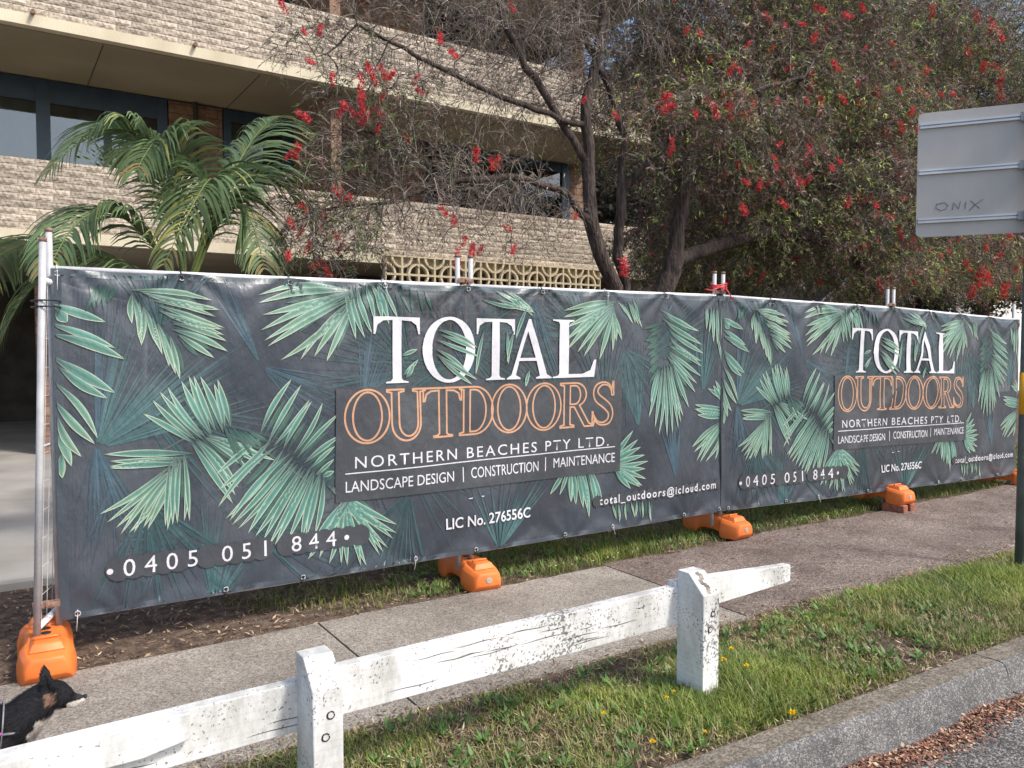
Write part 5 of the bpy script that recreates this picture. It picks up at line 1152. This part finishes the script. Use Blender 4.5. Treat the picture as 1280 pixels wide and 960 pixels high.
# ================================================================== PALM
pal_ = empty('palm_tree', (1.31, 6.6, 0), 'green kentia palm with arching fronds rising behind the left half of the near banner', 'palm tree')
PO = np.array((1.31, 6.6, 0))
mb = MB(); mb.tube([(0, 0, -.02), (.02, 0, .8), (0, 0, 1.5)], [.10, .085, .07], 12); mb.tube([(0, 0, 1.5), (0, 0, 2.0)], [.07, .05], 12, cap=False); mb.build('trunk', M['bark'], pal_, True)
for fi, (b, m_, t) in enumerate(PALM_FRONDS):
    if fi in (7, 8, 9, 12): continue
    b, m_, t = [np.array(q_) - PO for q_ in (b, m_, t)]; b = np.array((0, 0, 1.9)) * .6 + b * .4
    c1 = 2 * m_ - (b + t) / 2                  # passes through m_ half way
    S_ = np.linspace(0, 1, 26); Pp = ((1 - S_) ** 2)[:, None] * b + (2 * S_ * (1 - S_))[:, None] * c1 + (S_ ** 2)[:, None] * t
    mb = MB(); mb.tube([tuple(p) for p in Pp], list(np.linspace(.016, .003, 26)), 6, col=(.20, .25, .08)); rc = mb.build('frond', M['palm'], pal_, True)
    n = 120; s = np.linspace(.14, 1, n // 2).repeat(2); side = np.tile([1, -1], n // 2); ii = np.clip(s * 25, 0, 24.99); i0 = ii.astype(int); p = Pp[i0] + (Pp[i0 + 1] - Pp[i0]) * (ii - i0)[:, None]
    T = norm(Pp[i0 + 1] - Pp[i0]); up = np.array((0, 0, 1.)); sd = norm(np.cross(T, up)) * side[:, None]
    Lf = .52 * np.sin(np.pi * np.clip(s * .86 + .12, 0, 1)) ** .7 * RS.uniform(.9, 1.1, n) + .08
    d0 = norm(sd * .62 + T * .62 + up * .22 + RS.normal(size=(n, 3)) * .05); V = []; cur = p.copy(); d = d0; sg_ = 5; wd = .022
    nrm = norm(np.cross(d0, T))
    for k in range(sg_ + 1):
        w = wd * math.sin(math.pi * min(.97, .18 + .8 * k / sg_)) * .5; wv = norm(np.cross(d, nrm)); V += [cur - wv * w, cur + wv * w]
        cur = cur + d * (Lf / sg_)[:, None]; d = norm(d + np.array((0, 0, -.34)))
    V = np.stack(V, 1); base = np.arange(n) * V.shape[1]
    Q = np.concatenate([np.stack([base + 2 * k, base + 2 * k + 1, base + 2 * k + 3, base + 2 * k + 2], 1) for k in range(sg_)])
    cc = np.where(RS.rand(n, 1) < .07, np.array((.34, .33, .10)), np.array((.14, .205, .095))) * RS.uniform(.65, 1.35, (n, 1)); cc = np.where((s[:, None] > .90) & (RS.rand(n, 1) < .2), np.array((.30, .24, .11)), cc)
    link('leaflets', fast_mesh('leaflets', V.reshape(-1, 3), Q, np.repeat(cc, V.shape[1], 0), M['palm'], True), rc)['kind'] = 'stuff'

# ================================================================== GRASS, LITTER, FLOWERS
def blades(name, X, Y, H, colr, z0=-.012, wd=.0045):
    n = len(X); lean = RS.uniform(0, 6.28, n); amt = RS.uniform(.15, 1.25, n); dx = np.cos(lean); dy = np.sin(lean); W_ = RS.uniform(.6, 1.4, n) * wd
    px, py = -dy, dx; V = []
    for f, wf in ((0, 1), (.5, .85), (1, .12)):
        o = H * amt * f ** 1.8; z = z0 + H * f * (1 - .25 * amt * f); cx = X + dx * o; cy = Y + dy * o
        V += [np.stack([cx - px * W_ * wf / 2, cy - py * W_ * wf / 2, z], 1), np.stack([cx + px * W_ * wf / 2, cy + py * W_ * wf / 2, z], 1)]
    V = np.stack(V, 1); b = np.arange(n) * 6; Q = np.concatenate([np.stack([b, b + 1, b + 3, b + 2], 1), np.stack([b + 2, b + 3, b + 5, b + 4], 1)])
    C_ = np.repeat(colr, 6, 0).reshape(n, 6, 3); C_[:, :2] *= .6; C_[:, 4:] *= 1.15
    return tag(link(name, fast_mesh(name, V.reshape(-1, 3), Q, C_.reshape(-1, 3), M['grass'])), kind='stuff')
def fieldnoise(x, y): return (np.sin(x * 2.3 + 1.1 * np.sin(y * 3.1)) + np.sin(y * 5.3 + 1.7 * np.sin(x * 1.9 + 2)) + .8 * np.sin(x * 7.1 + y * 6.3) + .6 * np.sin(x * 13.7 - y * 11.1 + 1)) / 3.4
def gcol(X, Y, dry):
    n = len(X); g = fieldnoise(X * 1.3 + 4, Y * 1.3)[:, None]
    base = np.array((.20, .265, .055)) + np.clip(g, -1, 1) * np.array((.075, .055, .006)) ; base = base * RS.uniform(.6, 1.45, (n, 1))
    straw = np.array((.46, .38, .22)) * RS.uniform(.6, 1.2, (n, 1)); yel = np.array((.36, .38, .10)) * RS.uniform(.7, 1.2, (n, 1))
    u = RS.rand(n, 1); return np.where(u < dry[:, None], straw, np.where(u < dry[:, None] + .14, yel, base))
def scatter(n, x0, x1, y0, y1, xpow=1): return x0 + (x1 - x0) * RS.rand(n) ** xpow, RS.uniform(y0, y1, n)
kyv = lambda X: np.where(X < 12, 2.055 - .04 * (X - 3), 1.695)
# verge between kerb and footpath
X, Y = scatter(330000, -.2, 13, 1.75, 3.12, 1.7); ky = kyv(X); nz = fieldnoise(X, Y)
near = np.where(X < 3.7, 3.06, 3.07 - .05 * (np.minimum(X, 9) - 3.7)); edge = np.minimum(np.clip((near + .03 - Y) / .22, 0, 1), np.clip((Y - ky - .0) / .10, 0, 1))
tuft = 1.3 * np.exp(-((X - 2.95) ** 2 + (Y - 2.40) ** 2) / .09) + np.exp(-((X - 2.45) ** 2 + (Y - 2.30) ** 2) / .05) + .7 * np.exp(-((X - 1.9) ** 2 + (Y - 2.35) ** 2) / .10) + .8 * (X > 4.2)
keep = (Y > ky + .015) & (RS.rand(len(X)) < np.clip(edge * (.50 + .85 * nz + .6 * tuft), .01, 1))
X, Y, nz, tuft, edge = X[keep], Y[keep], nz[keep], tuft[keep], edge[keep]; H = RS.uniform(.014, .046, len(X)) * (1 + .9 * np.clip(tuft, 0, 1)) * (.6 + .5 * edge) * (1 + .35 * nz)
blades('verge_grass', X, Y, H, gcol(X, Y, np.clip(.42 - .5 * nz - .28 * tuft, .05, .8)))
# strip under and behind the fence
X, Y = scatter(150000, 1.2, 16, 4.36, 6.1, 1.3); nz = fieldnoise(X, Y + 3)
ramp = np.clip((X - 1.1 - (4.9 - np.minimum(Y, 4.9)) * 1.2) / 1.6, 0, 1); keep = RS.rand(len(X)) < np.clip(ramp * (.55 + .6 * nz) * np.clip((Y - 4.34) / .15, .1, 1) * np.where(Y > 5.2, .5, 1), .0, 1); X, Y, nz = X[keep], Y[keep], nz[keep]
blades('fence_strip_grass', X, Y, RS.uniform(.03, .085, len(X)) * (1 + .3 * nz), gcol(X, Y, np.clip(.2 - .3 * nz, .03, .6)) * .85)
# a few broad-leaved weeds
def weeds(n, x0, x1, y0, y1):
    V = []; Q = []; cc = []; cnt = 0
    for _ in range(n):
        c = np.array((RS.uniform(x0, x1), RS.uniform(y0, y1), .0)); k = RS.randint(6, 11); a = RS.uniform(0, 6.28, k); d = np.stack([np.cos(a), np.sin(a), RS.uniform(.25, 1.1, k)], 1); d = norm(d)
        v, q = lens(np.tile(c, (k, 1)), d, np.cross(d, np.stack([-np.sin(a), np.cos(a), 0 * a], 1)), RS.uniform(.03, .085, k), RS.uniform(.010, .02, k)); V.append(v); Q.append(q + cnt); cnt += len(v); cc.append(np.repeat(np.array((.11, .21, .05)) * RS.uniform(.6, 1.5, (k, 1)), 4, 0))
    return np.concatenate(V), np.concatenate(Q), np.concatenate(cc)
v, q, c = weeds(330, 1.2, 4.9, 2.12, 2.98); tag(link('verge_weeds', fast_mesh('verge_weeds', v, q, c, M['grass'])), kind='stuff')
v, q, c = weeds(260, 2.2, 8, 4.45, 5.0); tag(link('fence_weeds', fast_mesh('fence_weeds', v, q, c, M['grass'])), kind='stuff')
def litter(name, X, Y, Z, pal, lmin, lmax, wr=.35, tilt=.35):
    n = len(X); a = RS.uniform(0, 6.28, n); d = norm(np.stack([np.cos(a), np.sin(a), RS.normal(size=n) * tilt], 1)); nn = norm(np.stack([RS.normal(size=n) * tilt, RS.normal(size=n) * tilt, np.ones(n)], 1))
    L = RS.uniform(lmin, lmax, n); v, q = lens(np.stack([X, Y, Z], 1), d, nn, L, L * wr * RS.uniform(.5, 1.4, n)); pal = np.array(pal); c = pal[RS.randint(0, len(pal), n)] * RS.uniform(.55, 1.35, (n, 1))
    return tag(link(name, fast_mesh(name, v, q, np.repeat(c, 4, 0), M['litter'])), kind='stuff')
straw = [(.40, .31, .19), (.30, .22, .13), (.48, .40, .27), (.17, .10, .065), (.24, .15, .10)]
X, Y = scatter(26000, -.2, 10, 2.0, 3.13, 1.5); k = (Y > kyv(X) + .02); litter('dry_grass_litter', X[k], Y[k], RS.uniform(-.008, .014, k.sum()), straw, .012, .05, .16)
X, Y = scatter(12000, -2.5, 5, 4.36, 6.1, 1); k = RS.rand(len(X)) < np.clip(1 - (X - 1.5) / 3, .25, 1); litter('bark_litter', X[k], Y[k], RS.uniform(-.008, .012, k.sum()), [(.16, .09, .06), (.25, .16, .10), (.10, .06, .04), (.4, .3, .2), (.33, .24, .15)], .012, .055, .25)
X = 2.75 + 3.2 * RS.rand(13000); Y = kyv(X) - .215 - np.abs(RS.normal(size=13000)) * .055 - .02 * np.sin(X * 6); litter('gutter_leaves', X, Y, -.132 + np.abs(RS.normal(size=13000)) * .009, [(.20, .08, .05), (.28, .13, .08), (.12, .055, .04), (.42, .25, .15), (.5, .36, .24), (.16, .06, .045)], .008, .030, .45)
X, Y = scatter(1500, 3.5, 11, 2.85, 4.4); k = RS.rand(1500) < (.25 + .75 * (np.abs(Y - 3.6) > .5)); litter('path_leaves', X[k], Y[k], np.full(k.sum(), .007), [(.14, .06, .045), (.22, .10, .07), (.09, .05, .04), (.35, .1, .1), (.3, .2, .13)], .012, .045, .4, .12)
X, Y = scatter(130, -.5, 3.6, 3.1, 4.35); Xe, Ye = scatter(2600, -.6, 9, 3.06, 4.40); ke = (np.abs(Ye - 4.37) < .05) | (np.abs(Ye - 3.10) < .05) | (np.abs(Xe - 1.56) < .02) | (np.abs(Xe - 3.73) < .03)
litter('edge_crumbs', Xe[ke], Ye[ke], np.full(ke.sum(), .006), [(.10, .07, .045), (.18, .13, .08), (.30, .22, .13)], .006, .03, .4, .15)
litter('path_crumbs', X, Y, np.full(130, .007), [(.3, .2, .12), (.2, .1, .07), (.45, .35, .22)], .008, .025, .35, .1)
# small white clover heads under the fence
X, Y = scatter(40, 3.0, 7, 4.40, 4.50); V = []; 
mb = MB()
for x, y in zip(X, Y):
    c = Vector((x, y, RS.uniform(.03, .05))); r_ = .005
    mb.add([c + Vector(p) * r_ for p in ((1, 0, 0), (-1, 0, 0), (0, 1, 0), (0, -1, 0), (0, 0, 1), (0, 0, -1))], [(0, 2, 4), (2, 1, 4), (1, 3, 4), (3, 0, 4), (2, 0, 5), (1, 2, 5), (3, 1, 5), (0, 3, 5)])
tag(mb.build('clover_heads', M['white_wall']), kind='stuff')
# dandelions, one by one
def dandelion(x, y, h, s, label):
    r = empty('dandelion', (x, y, 0), label, 'flower', 'yellow dandelions on the verge')
    lx, ly = RS.normal() * .01, RS.normal() * .01
    mb = MB(); mb.tube([(0, 0, -.01), (lx * .4, ly * .4, h * .5), (lx, ly, h)], .0016, 4, col=(.16, .22, .07)); mb.build('stem', M['grass'], r, True)
    n = 44; a = RS.uniform(0, 6.28, n); el = RS.uniform(.1, 1.3, n); d = np.stack([np.cos(a) * np.cos(el), np.sin(a) * np.cos(el), np.sin(el)], 1) + (0, -.2, 0); d = norm(d)
    v, q = lens(np.tile((lx, ly, h), (n, 1)), d, unit(n), np.full(n, s) * RS.uniform(.8, 1.1, n), np.full(n, s * .42)); link('flower_head', fast_mesh('flower_head', v, q, np.ones((len(v), 3)), M['petal']), r)
for x, y, h, s, l in ((2.84, 2.49, .13, .016, 'dandelion closest to the right side of the farther white post'), (2.96, 2.52, .14, .015, 'dandelion right of the farther white post, beside the highest one'), (2.93, 2.40, .11, .015, 'dandelion halfway up the farther white post, on its right'),
                      (2.82, 2.07, .05, .020, 'large lone dandelion in the open grass right of the farther white post'), (2.39, 2.17, .04, .011, 'tiny dandelion at the foot of the farther white post'), (2.50, 2.46, .07, .012, 'dandelion just left of the farther white post, under the rail'),
                      (2.44, 2.44, .07, .013, 'dandelion under the rail, a little left of the farther post and higher up'), (2.13, 2.47, .07, .013, 'leftmost dandelion, in the grass under the middle rail'), (2.12, 2.20, .06, .015, 'dandelion low in the grass midway between the two white posts')):
    dandelion(x, y, h, s, l)
